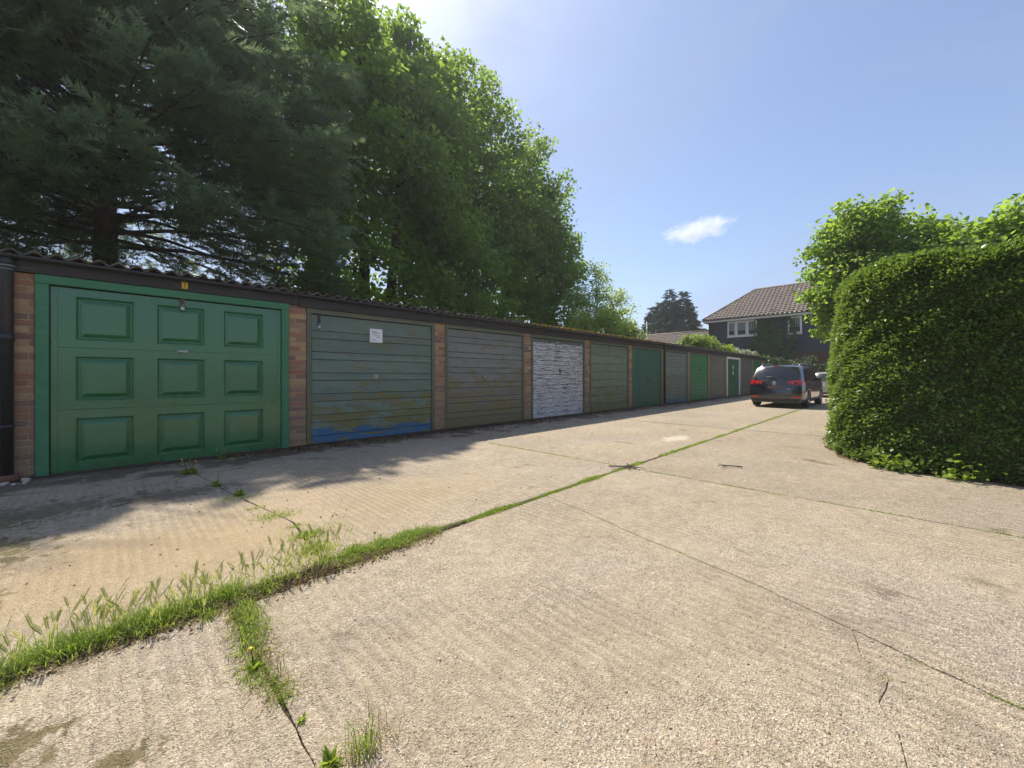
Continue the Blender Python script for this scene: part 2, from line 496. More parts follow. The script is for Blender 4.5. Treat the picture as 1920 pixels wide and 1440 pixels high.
M = {}
M['concrete'] = concrete_mat()
M['soil'] = soil_mat()
M['ground'] = ground_mat()
M['brick'] = brick_mat()
M['mortar'] = mortar_mat()
def gloss_green():
    t = NT('glossy_green_paint'); P = t.pos(); n = t.noise(P, 1.6, 4, .6, .6); f = t.noise(P, 55, 4, .6); z = t.xyz()[2]
    c = t.ramp(n, [(.25, (.015, .118, .040)), (.75, (.026, .178, .058))])
    d = t.step(t.math('ADD', t.noise(t.scl(P, (1.5, 1, .8)), 3.3, 6, .7), t.step(z, .5, 0, 0, .12)), .60, .80)
    c = t.mix(t.math('MULTIPLY', d, .30), c, (.10, .105, .05))
    sc_ = t.step(t.noise(t.scl(P, (14, 1, 1.2)), 4, 5, .7), .73, .76); c = t.mix(t.math('MULTIPLY', sc_, .35), c, (.09, .16, .10))
    ru = t.step(t.math('ADD', t.noise(P, 26, 5, .7), t.step(z, .22, .02, 0, .2)), .74, .80); c = t.mix(t.math('MULTIPLY', ru, .7), c, (.11, .055, .03))
    return t.bsdf(c, t.step(n, .3, .7, .20, .36), t.bump(t.noise(P, 2.2, 3), .10, .05), spec=.6, coat=.6, coat_r=.12)
M['green_gloss'] = gloss_green()
M['green_frame'] = boards_mat('green_frame_paint', (.042, .175, .085), (.062, .215, .108), ochre=.15, gloss=.5, seed=2)
M['frame_old'] = boards_mat('old_frame_paint', (.10, .118, .078), (.145, .155, .095), ochre=.75, grey=.5, seed=5)
M['door2'] = boards_mat('faded_green_boards', (.130, .188, .148), (.190, .240, .185), ochre=.95, blue=1.0, blue_z=.34, grey=.55, seed=1)
M['door3'] = boards_mat('grey_green_boards', (.165, .180, .165), (.225, .225, .195), ochre=1.2, ochre_c=(.26, .20, .075), grey=.5, seed=4)
M['door4'] = boards_mat('flaking_white_boards', (.09, .105, .092), (.13, .14, .12), ochre=.2, white=.95, grey=.3, seed=6)
M['door5'] = boards_mat('olive_boards', (.150, .200, .130), (.200, .240, .155), ochre=.9, grey=.35, seed=8)
M['door6'] = plain('flat_dark_green', (.028, .120, .070), .45, var=.15, scale=2.5)
M['door7'] = boards_mat('pale_weathered_boards', (.180, .220, .170), (.240, .265, .205), ochre=.6, grey=.75, blue=.7, blue_z=.3, seed=9)
M['door8'] = plain('mid_green_ribbed', (.036, .215, .065), .42, var=.12, scale=2.5)
M['door9'] = boards_mat('drab_grey_boards', (.135, .135, .10), (.18, .17, .13), ochre=.8, grey=.6, blue=.4, blue_z=.2, seed=11)
M['door10'] = plain('deep_green_door', (.020, .10, .058), .4, var=.15, scale=2.5)
M['door11'] = boards_mat('dark_grey_boards', (.10, .105, .085), (.135, .135, .115), ochre=.5, grey=.5, seed=13)
M['door12'] = plain('emerald_green_door', (.018, .15, .062), .45, var=.15, scale=2.5)
M['white'] = plain('white_paint', (.74, .73, .70), .5, var=.08)
M['dark'] = plain('dark_void', (.012, .011, .011), .9)
M['fascia'] = boards_mat('dark_fascia_board', (.030, .025, .024), (.055, .045, .042), ochre=.12, grey=.12, seed=15)
M['black_plastic'] = plain('black_plastic', (.022, .021, .023), .38, var=.25, scale=5)
M['grey_joint'] = plain('grey_sealant', (.22, .22, .23), .8)
M['terracotta'] = plain('terracotta', (.16, .065, .04), .85, var=.3)
M['metal'] = plain('dull_steel', (.45, .44, .43), .35, metal=.8)
M['rust'] = plain('rusty_iron', (.10, .058, .045), .8, var=.4)
M['brass'] = plain('brass', (.55, .40, .16), .35, metal=.9)
M['yellow'] = plain('yellow_plate', (.72, .46, .02), .5)
M['black'] = plain('black_ink', (.012, .012, .012), .6, bump=0)
M['paper'] = plain('white_plastic_notice', (.80, .80, .80), .4, var=.03, bump=0)
M['ink'] = plain('grey_ink', (.20, .185, .19), .6, bump=0)
M['ink_red'] = plain('faded_red_ink', (.42, .24, .22), .6, bump=0)
M['roof_a'] = roof_mat('mossy_cement_sheet', (.115, .12, .035), .35)
M['roof_b'] = roof_mat('lichened_cement_sheet', (.42, .27, .03), .62)
M['roof_c'] = roof_mat('bare_cement_sheet', (.27, .20, .09), .25)
def mossmat(name, a, b):
    t = NT(name); f = t.noise(t.pos(), 60, 5, .7)
    return t.bsdf(t.ramp(f, [(.25, a), (.8, b)]), .95, t.bump(f, 1.0, .02), spec=.1)
M['moss_g'] = mossmat('green_moss', (.035, .038, .010), (.13, .13, .032))
M['moss_o'] = mossmat('orange_lichen', (.13, .085, .02), (.52, .34, .035))
M['moss_d'] = mossmat('dark_moss', (.022, .020, .010), (.085, .072, .028))
M['stone_w'] = plain('pale_flint', (.42, .38, .32), .8, var=.25, scale=20)
M['bark_maple'] = bark_mat('maple_bark', (.035, .029, .025), (.12, .10, .085))
M['bark_con'] = bark_mat('cypress_bark', (.05, .032, .024), (.16, .105, .075))
M['leaf_maple'] = leafmat('maple_leaf', (.065, .115, .032), (.150, .225, .050), (.42, .62, .08), .52)
M['leaf_con'] = leafmat('cypress_spray', (.074, .125, .054), (.185, .265, .105), (.26, .36, .17), .42, .45, .5)
M['leaf_con_far'] = leafmat('blue_cypress_spray', (.030, .068, .058), (.065, .122, .105), (.06, .10, .06), .25, .6, .3)
M['leaf_pale'] = leafmat('pale_leaf', (.19, .26, .085), (.32, .40, .14), (.62, .78, .20), .55)
M['leaf_yellow'] = leafmat('yellow_green_leaf', (.20, .28, .05), (.36, .43, .09), (.66, .80, .14), .55)
M['leaf_bright'] = leafmat('bright_shrub_leaf', (.09, .155, .022), (.20, .28, .045), (.40, .54, .06), .46)
M['leaf_right'] = leafmat('sycamore_leaf', (.075, .140, .028), (.165, .25, .05), (.50, .72, .08), .54)
M['leaf_ivy'] = leafmat('creeper_leaf', (.045, .105, .032), (.100, .180, .055), (.12, .20, .04), .35)
M['leaf_dark'] = leafmat('dark_shrub_leaf', (.026, .055, .020), (.06, .10, .034), (.09, .15, .03), .3)
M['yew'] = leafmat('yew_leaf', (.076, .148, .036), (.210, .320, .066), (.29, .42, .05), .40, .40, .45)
M['yew_core'] = plain('hedge_twigs', (.07, .075, .028), .95, var=.4, scale=9)
M['yew_dead'] = leafmat('dead_yew_leaf', (.22, .09, .02), (.45, .20, .05), (.3, .14, .03), .25)
M['grass'] = leafmat('grass_blade', (.115, .190, .022), (.250, .340, .060), (.50, .64, .08), .5, .5, .3)
M['barley'] = leafmat('barley_head', (.25, .37, .06), (.54, .56, .20), (.66, .66, .22), .5, .6, .2)
M['straw'] = leafmat('dead_grass', (.10, .065, .028), (.34, .26, .13), (.25, .18, .07), .3, .8, .15)
M['litter'] = leafmat('dead_leaf', (.045, .026, .015), (.20, .125, .065), (.12, .07, .03), .15, .9, .15)
M['petal'] = plain('yellow_petal', (.80, .56, .02), .6, bump=0)
M['blossom'] = leafmat('pale_blossom', (.36, .42, .22), (.66, .66, .48), (.4, .42, .25), .35)
def pebble_mat():
    t = NT('pebble'); f = t.attr()
    c = t.ramp(f, [(0, (.13, .10, .08)), (.2, (.40, .32, .24)), (.4, (.52, .43, .33)), (.55, (.38, .20, .10)), (.7, (.60, .54, .46)), (.85, (.24, .20, .18)), (1, (.74, .70, .64))])
    return t.bsdf(t.bright(c, t.noise(t.pos(), 90, 3), .2), .7, spec=.35)
M['pebble'] = pebble_mat()

# ------------------------------------------------------------------ ground and concrete yard
g = MB(); g.add([(-120, -120, -.09), (260, -120, -.09), (260, 220, -.09), (-120, 220, -.09)], [(0, 1, 2, 3)])
tag(g.build('ground', M['ground']), 'rough earth and grass around the concrete yard', None, None, 'structure')
yb = MB(); yb.box(-7, 42, -7, 6.93, -.085, -.009)
yard = tag(yb.build('concrete_yard', M['soil']), 'pale aggregate concrete yard in front of the garages', None, None, 'structure')

def jag(a, b, step=.06, amp=.006, wob=0.0):
    """points from a to b (without b), slightly ragged"""
    a = Vector((*a, 0)); b = Vector((*b, 0)); L = (b - a).length
    n = max(1, int(L / step)); d = (b - a) / n; nn = Vector((-d.y, d.x, 0)).normalized()
    out = []; ph = random.uniform(0, 6)
    for i in range(n):
        k = 0 if i == 0 else random.uniform(-amp, amp) + wob * math.sin(ph + i * step * 3.1) + wob * .6 * math.sin(2 * ph + i * step * 8.3)
        out.append(tuple((a + d * i + nn * k).xy))
    return out

def slab(outline, dz=0.0, bv=1.0):
    """one slab from its outline (counter-clockwise), worn round along the edges"""
    n = len(outline)
    P = [Vector((x, y, 0)) for x, y in outline]
    nrm = []
    for i in range(n):
        e = (P[(i + 1) % n] - P[i - 1]); q = Vector((-e.y, e.x, 0))
        nrm.append(q.normalized() if q.length else Vector((0, 0, 0)))
    rings = [(0, -.06), (.0, -.010 * bv), (.003 * bv, -.004 * bv), (.010 * bv, 0.0)]
    vs = []; fs = []
    for ins, z in rings:
        for i in range(n):
            q = P[i] + nrm[i] * ins
            vs.append((q.x, q.y, z + dz))
    for r in range(len(rings) - 1):
        for i in range(n):
            a = r * n + i; b = r * n + (i + 1) % n
            fs.append((a, b, b + n, a + n))
    fs.append(tuple((len(rings) - 1) * n + i for i in range(n)))
    m = MB(); m.add(vs, fs)
    return m.build('concrete_slab', M['concrete'], yard)

def poly(*corners, wob=.004, step=.07):
    out = []
    for i in range(len(corners)):
        a, b = corners[i], corners[(i + 1) % len(corners)]
        L = math.hypot(b[0] - a[0], b[1] - a[1])
        out += jag(a, b, step if L < 8 else .25, .004, wob if L < 8 else .002)
    return out

YJ = 2.45
# lane in front of the doors
slab(poly((-6.8, YJ + .05), (.90, YJ + .03), (.985, 3.4), (.812, 4.6), (.567, 6.90), (-6.8, 6.90), wob=.002), .002, .5)
slab(poly((.93, YJ + .03), (4.55, YJ + .018), (4.55, 6.90), (.58, 6.90), (.825, 4.6), (1.0, 3.4), wob=.002), 0, .5)
slab(poly((4.575, YJ + .018), (9.54, YJ + .014), (9.54, 6.90), (4.575, 6.90)), -.003)
slab(poly((9.56, YJ + .014), (14.49, YJ + .012), (14.49, 6.90), (9.56, 6.90)), .002)
slab(poly((14.51, YJ + .012), (20.4, YJ + .012), (20.4, 6.90), (14.51, 6.90)), -.002)
slab(poly((20.42, YJ + .012), (27, YJ + .012), (27, 6.90), (20.42, 6.90)), 0)
slab(poly((27.02, YJ + .012), (41, YJ + .012), (41, 6.90), (27.02, 6.90)), 0)
# lane towards the hedge; one slab is cracked right across and again at its middle
cr = [(2.93, YJ - .03), (2.80, 1.85), (2.66, 1.35), (2.58, .93), (2.49, .55), (2.36, .15), (2.27, -.1), (2.18, -.4), (1.95, -1.3), (1.75, -2.4), (1.6, -3.6), (1.5, -6.8)]
crs = []
for a, b in zip(cr[:-1], cr[1:]): crs += jag(a, b, .05, .004, .0)
crs.append(cr[-1])
c2 = [(2.36, .15), (2.16, .11), (2.05, .03), (1.90, .05), (1.78, .0), (1.62, -.02), (1.40, -.10), (.48, -.32)]
c2[0] = min(crs, key=lambda p: (p[0] - 2.36) ** 2 + (p[1] - .15) ** 2)
c2s = []
for a, b in zip(c2[:-1], c2[1:]): c2s += jag(a, b, .05, .004, .0)
c2s.append(c2[-1])
kx = min(range(len(crs)), key=lambda i: (crs[i][0] - 2.36) ** 2 + (crs[i][1] - .15) ** 2)
g1 = .0026
up = [(x - g1, y) for x, y in crs[:kx + 1]]
dn = [(x - g1, y) for x, y in crs[kx:]]
slab(poly((-6.8, -6.8), (.413, -6.8), (.413, -.3), (.416, 1.40), (.407, 1.60), (.395, YJ - .05), (-6.8, YJ - .05), wob=.003), .003, .2)
slab([(.416, -.3175)] + [(x, y + .0011) for x, y in c2s[::-1]][1:-1] + up[::-1] + jag((2.92, YJ - .03), (.43, YJ - .05), .07, .004, .004) + jag((.43, YJ - .05), (.425, 1.60), .07, .003, .003) + jag((.425, 1.60), (.42, 1.40), .07, .002) + jag((.42, 1.40), (.416, -.30), .07, .003, .002), 0.0, .3)
slab([(.416, -.3225)] + jag((.416, -.34), (.416, -6.8), .2, .003) + jag((.416, -6.8), (1.49, -6.8), .2, .004) + dn[::-1] + [(x, y - .0011) for x, y in c2s][1:-1], -.001, .3)
slab([(x + g1, y) for x, y in crs] + jag((1.52, -6.8), (4.54, -6.8), .2, .004) + jag((4.54, -6.8), (4.545, YJ - .018), .07, .004, .003) + jag((4.545, YJ - .018), (2.95, YJ - .03), .07, .004, .004), .001, .3)
slab(poly((4.575, -6.8), (9.54, -6.8), (9.54, YJ - .016), (4.575, YJ - .018)), 0)
slab(poly((9.56, -6.8), (14.49, -6.8), (14.49, YJ - .014), (9.56, YJ - .016)), .003)
slab(poly((14.51, -6.8), (20.4, -6.8), (20.4, YJ - .012), (14.51, YJ - .012)), 0)
slab(poly((20.42, -6.8), (41, -6.8), (41, YJ - .012), (20.42, YJ - .012)), 0)

# ------------------------------------------------------------------ garages
D = 6.97
PITCH, PX0, PW = 2.78, 2.10, .26
brick_me = {}
def brick_mesh(L):
    k = round(L, 3)
    if k not in brick_me:
        m = MB(); m.cbox(0, L, 0, .10, 0, .065, .004)
        me = bpy.data.meshes.new('brick'); me.from_pydata(m.v, [], m.f); me.materials.append(M['brick'])
        brick_me[k] = me
    return brick_me[k]

def pillar(th, x0, x1, single, top=2.31):
    """brick pillar: mortar core with the bricks standing 5 mm proud"""
    o = org(th)
    m = MB(); m.box(x0 + .006, x1 - .006, D + .006, D + .22, -.02, top)
    p = m.build('brick_pillar', M['mortar'], th)
    W = x1 - x0; joined = MB(); c = 0; z = -.01
    while z + .065 < top + .005:
        cuts = [(0, W)] if (c % 2 == 0 and W < .3) else None
        if cuts is None:
            if W < .3: a = .158 if c % 4 == 1 else .096; cuts = [(0, a), (a + .010, W)]
            else:
                a = .105 if c % 2 else .215; cuts = [(0, a)]; q = a + .01
                while q < W - .03: cuts.append((q, min(q + .215, W))); q += .225
        for a, b in cuts:
            j = random.uniform(-.003, .003)
            if single:
                b_ = bpy.data.objects.new('brick', brick_mesh(b - a)); COL.objects.link(b_); b_.parent = p
                b_.location = (x0 + a - o.x, D + j - o.y, z - o.z)
            else:
                joined.cbox(x0 + a, x0 + b, D + j, D + .1, z, z + .065, .004)
        z += .0752; c += 1
    if not single:
        q = joined.build('brickwork', M['brick'], p); q['kind'] = 'stuff'
    return p

def text_mesh(name, body, size, loc, mat, parent, rot=(R(90), 0, 0)):
    cu = bpy.data.curves.new(name, 'FONT'); cu.body = body; cu.size = size; cu.align_x = 'CENTER'; cu.align_y = 'CENTER'; cu.extrude = .001
    ob = bpy.data.objects.new(name, cu); COL.objects.link(ob)
    dg = bpy.context.evaluated_depsgraph_get()
    me = bpy.data.meshes.new_from_object(ob.evaluated_get(dg))
    bpy.data.objects.remove(ob)
    me.materials.clear()
    q = link(name, me, mat, parent, Vector(loc) - org(parent)); q.rotation_euler = rot
    return q

def board_door(th, x0, x1, z0, z1, heights, mat, y=D + .035, lap=.008):
    bk = MB(); bk.box(x0, x1, y + .022, y + .05, z0, z1)
    d = bk.build('garage_door', M['dark'], th)
    z = z0; i = 0; tot = z1 - z0; hs = []
    while sum(hs) < tot - 1e-4:
        hs.append(min(heights[i % len(heights)], tot - sum(hs))); i += 1
    if hs[-1] < .05 and len(hs) > 1: q = hs.pop(); hs[-1] += q
    for h in hs:
        m = MB(); a = random.uniform(-.002, .002)
        yb, yt = y - lap + random.uniform(-.0015, .0015), y + random.uniform(-.0015, .0015)
        x0_, x1_ = x0 + random.uniform(0, .004), x1 - random.uniform(0, .004)
        zb, zt = z + .0035, z + h - .0035
        vs = [(x0_, yb, zb + a), (x1_, yb, zb), (x1_, yb, zb + .012), (x0_, yb, zb + .012), (x1_, yt, zt - .004), (x0_, yt, zt - .004), (x1_, yt + .006, zt), (x0_, yt + .006, zt),
              (x0_, y + .02, zb), (x1_, y + .02, zb), (x1_, y + .02, zt), (x0_, y + .02, zt)]
        fs = [(0, 1, 2, 3), (3, 2, 4, 5), (5, 4, 6, 7), (7, 6, 10, 11), (0, 8, 9, 1), (1, 9, 10, 6, 4, 2), (8, 0, 3, 5, 7, 11)]
        m.add(vs, fs); m.build('plank', mat, d)
        z += h
    return d

def frame(th, x0, x1, z1, w, mat, y0=D - .018, y1=D + .06, head=.075, name='door_frame'):
    """two jambs and a head; x0..x1 is the outer width"""
    f = MB()
    f.cbox(x0, x0 + w, y0, y1, -.02, z1 - head, .005)
    f.cbox(x1 - w, x1, y0, y1, -.02, z1 - head, .005)
    f.cbox(x0 - .002, x1 + .002, y0 - .004, y1, z1 - head, z1, .005)
    return f.build(name, mat, th)

def roof(th, x0, x1, mat, moss, moss_n, seed):
    rr = random.Random(seed)
    n = max(8, int((x1 - x0) / .0208)); V = []; F = []
    ys = [6.845, 7.6, 8.6, 9.8, 11.0, 12.3]
    for lay in (0, 1):
        for y in ys:
            for i in range(n + 1):
                x = x0 + (x1 - x0) * i / n
                z = 2.515 + (y - 6.845) * .075 + .026 * math.sin(2 * math.pi * x / .166) + (.008 if lay == 0 else -.0) + .006 * math.sin(x * 1.7 + y)
                V.append((x, y, z + (0.004 if lay == 0 else -.008)))
    L = (n + 1) * len(ys)
    for j in range(len(ys) - 1):
        for i in range(n):
            a = j * (n + 1) + i; b = a + n + 1
            F.append((a, a + 1, b + 1, b)); F.append((L + a, L + b, L + b + 1, L + a + 1))
    for i in range(n): F.append((i, L + i, L + i + 1, i + 1))
    m = MB(); m.add(V, F, True); r = m.build('roof_sheet', mat, th)
    mm = MB()
    for _ in range(moss_n):
        x = rr.uniform(x0, x1); y = 6.84 + abs(rr.gauss(0, .12)) + .005; q = rr.uniform(.012, .036)
        z = 2.53 + (y - 6.845) * .075 + .024 * math.sin(2 * math.pi * x / .166)
        mm.ball((x, y, z), (q * rr.uniform(.8, 1.5), q * rr.uniform(.8, 1.4), q * rr.uniform(.35, .7)), 6, 4, .25)
    if moss_n:
        q = mm.build('moss', moss, r); q['kind'] = 'stuff'
    return r

def gutter_run(th, x0, x1):
    g_ = MB(); n = 9; V = []; F = []
    for x in (x0, x1 - .004):
        for k in range(n):
            a = math.pi + math.pi * k / (n - 1); V.append((x, 6.885 + .052 * math.cos(a), 2.482 + .05 * math.sin(a)))
        for k in range(n):
            a = 2 * math.pi - math.pi * k / (n - 1); V.append((x, 6.885 + .047 * math.cos(a), 2.482 + .045 * math.sin(a)))
    k2 = 2 * n
    for k in range(k2): F.append((k, k2 + k, k2 + (k + 1) % k2, (k + 1) % k2))
    g_.add(V, F, True)
    gt = g_.build('gutter', M['black_plastic'], th)
    b = MB()
    x = x0 + .35
    while x < x1:
        V = []; F = []
        for xx in (x - .014, x + .014):
            for k in range(n):
                a = math.pi + math.pi * k / (n - 1); V.append((xx, 6.885 + .058 * math.cos(a), 2.483 + .056 * math.sin(a)))
        for k in range(n - 1): F.append((k, n + k, n + k + 1, k + 1))
        b.add(V, F, True); b.box(x - .012, x + .012, 6.825, 6.832, 2.478, 2.49); x += .92
    b.build('bracket', M['black_plastic'], gt)
    return gt

def padlock(th, x, z0, z1, y, body, strap_c):
    s = MB(); s.cbox(x - .022, x + .022, y - .012, y - .004, z1, z0, .003); s.cbox(x - .018, x + .018, y - .018, y - .012, z1 + .01, z1 + .05, .003)
    h = s.build('hasp', strap_c, th)
    b = MB(); b.cbox(x - .022, x + .022, y - .036, y - .014, z1 - .035, z1 + .012, .006)
    b.tube([(x - .013, y - .024, z1 + .01), (x - .013, y - .024, z1 + .032), (x, y - .024, z1 + .044), (x + .013, y - .024, z1 + .032), (x + .013, y - .024, z1 + .01)], .004, 6)
    b.build('padlock', body, h)

LABELS = [
 'garage with glossy green nine panel door and small yellow number plate above',
 'garage with faded green boarded door carrying a white notice and blue paint at its foot',
 'garage with grey green ochre mottled boards, between the notice door and the flaking white one',
 'garage with white paint flaking in streaks off its boarded door',
 'garage with dull olive door of wide boards, just past the flaking white one',
 'garage with plain flat dark green door just before the second black downpipe',
 'garage with pale weathered boarded door, bluish at the foot, just past the second downpipe',
 'garage with mid green ribbed metal door',
 'garage with drab grey boarded door between the ribbed green door and the white framed door',
 'garage with deep green door in a white frame',
 'garage with dark grey boarded door just past the white framed door',
 'last garage of the row, emerald door half hidden by the black car']
GROUP = 'garages in the row'
for i in range(12):
    c0, c1 = PX0 + PITCH * (i - 1), PX0 + PITCH * i
    if i == 0: gx0, ox0 = -1.12, -.63
    else: gx0, ox0 = c0, c0 + PW / 2
    ox1 = c1 - PW / 2
    gx1 = c1 if i < 11 else c1 + .6
    th = thing('garage', LABELS[i], 'garage', (gx0, D, 0), GROUP)
    one = i < 5
    if i == 0: pillar(th, -1.12, -.63, True)
    pillar(th, ox1, ox1 + (PW if i < 11 else .7), one)
    # shell
    w = MB(); w.box(gx0 + .01, gx0 + .11, D + .23, 12.0, -.05, 2.5); w.box(gx0 + .12, gx1 - .01, 11.9, 12.0, -.05, 2.85)
    if i == 11: w.box(gx1 + .0, gx1 + .1, D + .23, 12.0, -.05, 2.5)
    w.build('wall', M['brick'], th)
    fl = MB(); fl.box(gx0 + .12, gx1 - .01, D + .1, 11.88, -.08, -.012); fl.build('floor', M['concrete'], th)
    f = MB(); f.cbox(gx0 + .002, gx1 - .002, D - .045, D - .012, 2.315 if i == 0 else 2.285, 2.505, .004); f.build('fascia', M['fascia'], th)
    gutter_run(th, gx0 - (.02 if i == 0 else 0), gx1)
    rm, mo, mn = (M['roof_a'], M['moss_g'], 150) if i < 1 else ((M['roof_a'], M['moss_d'], 170) if i < 3 else ((M['roof_b'], M['moss_o'], 260) if i < 6 else (M['roof_c'], M['moss_d'], 60)))
    roof(th, gx0 - (.08 if i == 0 else 0), gx1 - .001, rm, mo, mn, i)
    mid = (ox0 + ox1) / 2
    if i == 0:
        frame(th, ox0 + .002, ox1 - .004, 2.312, .105, M['green_frame'], D - .03, D + .05, .10)
        x0, x1, zb, zt, y = -.515, 1.855, .015, 2.195, D + .012
        bk = MB(); bk.box(x0, x1, y + .03, y + .05, zb, zt); d = bk.build('garage_door', M['dark'], th)
        cols = [(-.325, .185), (.395, .905), (1.115, 1.62)]
        rows = [(.11, .655), (.86, 1.395), (1.585, 2.105)]
        seams = [(zb, .755), (.759, 1.49), (1.494, zt)]
        for (za, zc), (r0, r1) in zip(seams, rows):
            s_ = MB(); xs = [x0] + [q for c in cols for q in c] + [x1]
            for a in range(len(xs) - 1):
                if a % 2 == 0: s_.box(xs[a], xs[a + 1], y, y + .02, za, zc)
                else: s_.box(xs[a], xs[a + 1], y, y + .02, za, r0); s_.box(xs[a], xs[a + 1], y, y + .02, r1, zc)
            s_.build('door_section', M['green_gloss'], d)
            for a, b in cols:
                pm = MB(); V = []; F = []
                for ins, dy in ((0, 0), (.006, -.004), (.014, .001), (.026, .022), (.036, .022), (.078, -.001), (.088, -.003)):
                    V += [(a + ins, y + dy, r0 + ins), (b - ins, y + dy, r0 + ins), (b - ins, y + dy, r1 - ins), (a + ins, y + dy, r1 - ins)]
                for k in range(6):
                    for e in range(4):
                        p = k * 4 + e; q = k * 4 + (e + 1) % 4; F.append((p, q, q + 4, p + 4))
                F.append((24, 25, 26, 27)); pm.add(V, F); pm.build('panel', M['green_gloss'], d)
        for ea, eb in ((x0, x0 + .055), (x1 - .05, x1)): e = MB(); e.cbox(ea, eb, y - .006, y - .001, zb, zt, .002); e.build('edge_strip', M['green_gloss'], d)
        h = MB(); h.cbox(.60, .715, y - .012, y - .0005, 1.475, 1.51, .005); h.tube([(.635, y - .014, 1.492), (.635, y - .035, 1.492)], .014, 10); h.cbox(.61, .68, y - .047, y - .034, 1.483, 1.502, .004); h.build('handle', M['metal'], d)
        padlock(d, .655, 2.265, 2.085, y - .022, M['metal'], M['rust'])
        pl = MB(); pl.cbox(.645, .71, D - .049, D - .0455, 2.345, 2.435, .002); pl.build('number_plate', M['yellow'], th)
        text_mesh('numeral', '1', .10, (.678, D - .0495, 2.39), M['black'], th)
        th_ = MB(); th_.cbox(x0 - .1, x1 + .05, D - .03, D + .06, -.05, .008, .006); th_.build('threshold', M['concrete'], th)
    elif i in (1, 2, 3, 4, 6, 8, 10):
        frame(th, ox0 + .004, ox1 - .004, 2.288, .075, M['frame_old'], D - .012, D + .08, .085)
        hs = {1: (.13, .225), 2: (.21, .125), 3: (.115, .16, .12), 4: (.26,), 6: (.17, .14), 8: (.15, .19), 10: (.16,)}[i]
        mt = M['door%d' % (i + 1)]
        x0, x1 = ox0 + .085, ox1 - .085
        yd = D + .02 if i != 3 else D + .03
        d = board_door(th, x0, x1, .02 if i != 5 else 0, 2.195, hs, mt, yd)
        if i == 1:
            b = MB(); b.cbox(3.325, 3.575, yd - .018, yd - .0125, 1.785, 2.04, .002); nb = b.build('notice', M['paper'], d)
            k = MB(); kr = MB(); rr = random.Random(3)
            for z, x_a, x_b, m_ in ((1.985, 3.365, 3.44, k), (1.985, 3.452, 3.475, kr), (1.962, 3.365, 3.51, k), (1.925, 3.365, 3.395, k), (1.925, 3.41, 3.45, k), (1.912, 3.45, 3.515, kr), (1.885, 3.46, 3.51, k), (1.83, 3.355, 3.43, kr)):
                x = x_a
                while x < x_b:
                    w_ = rr.uniform(.006, .016); m_.box(x, min(x + w_, x_b + .004), yd - .0195, yd - .0182, z - .006, z + .006); x += w_ + .0035
            k.build('print_line', M['ink'], nb); kr.build('print_line', M['ink_red'], nb)
            h = MB(); h.cbox(3.40, 3.485, yd - .02, yd - .0125, 1.10, 1.19, .004); h.tube([(3.44, yd - .02, 1.15), (3.44, yd - .045, 1.15)], .012, 10); h.cbox(3.43, 3.45, yd - .06, yd - .044, 1.105, 1.165, .004); h.build('handle', M['metal'], d)
            padlock(d, 2.43, 2.20, 2.0, yd - .012, M['metal'], M['black_plastic'])
        elif i == 2:
            h = MB(); h.cbox(6.14, 6.19, yd - .02, yd - .0125, 1.10, 1.18, .004)
            h.tube([(6.145, yd - .02, 1.175), (6.145, yd - .05, 1.17), (6.145, yd - .05, 1.08)], .010, 8); h.build('handle', M['metal'], d)
        elif i == 3:
            h = MB(); h.tube([(9.05, yd - .012, 1.33), (9.05, yd - .05, 1.33), (9.05, yd - .055, 1.25)], .014, 8); h.cbox(9.02, 9.08, yd - .02, yd - .0125, 1.28, 1.37, .004); h.build('handle', M['terracotta'], d)
            padlock(d, x1 - .09, 2.17, 2.08, yd - .012, M['metal'], M['metal'])
        elif i == 4:
            h = MB(); h.tube([(11.72, yd - .012, 2.14), (11.72, yd - .04, 2.10), (11.74, yd - .04, 1.97), (11.70, yd - .03, 1.93)], .012, 6); h.build('hook', M['brass'], d)
        elif i == 6:
            h = MB(); h.tube([(17.43, yd - .012, 1.22), (17.43, yd - .045, 1.22)], .016, 8); h.cbox(17.41, 17.45, yd - .06, yd - .044, 1.13, 1.26, .005); h.build('handle', M['metal'], d)
    else:
        wf = i == 9
        frame(th, ox0 + .004, ox1 - .004, 2.288, .11 if wf else .07, M['white'] if wf else M['frame_old'], D - .02 if wf else D - .01, D + .08, .11 if wf else .08)
        x0, x1 = ox0 + (.12 if wf else .08), ox1 - (.12 if wf else .08); zt = 2.288 - (.115 if wf else .085); y = D + .025
        m = MB(); bk = MB(); bk.box(x0, x1, y + .02, y + .04, .015, zt)
        d = bk.build('garage_door', M['dark'], th); mt = M['door%d' % (i + 1)]
        if i == 7:
            n = 14; h = (zt - .02) / n
            for k in range(n):
                r_ = MB(); z = .02 + k * h; r_.add([(x0, y, z + .003), (x1, y, z + .003), (x1, y - .012, z + .02), (x0, y - .012, z + .02), (x1, y - .012, z + h - .02), (x0, y - .012, z + h - .02), (x1, y, z + h - .003), (x0, y, z + h - .003), (x0, y + .018, z + .003), (x1, y + .018, z + .003), (x1, y + .018, z + h - .003), (x0, y + .018, z + h - .003)],
                        [(0, 1, 2, 3), (3, 2, 4, 5), (5, 4, 6, 7), (7, 6, 10, 11), (0, 8, 9, 1)]); r_.build('rib', mt, d)
        else:
            n = 22 if i == 5 else 12
            w_ = (x1 - x0) / n
            for k in range(n):
                m.cbox(x0 + k * w_ + .001, x0 + (k + 1) * w_ - .001, y - (.004 if k % 2 else 0), y + .018, .018, zt - .004, .003)
            m.build('door_skin', mt, d)
        h = MB(); hz = 1.02 if i != 7 else 1.5
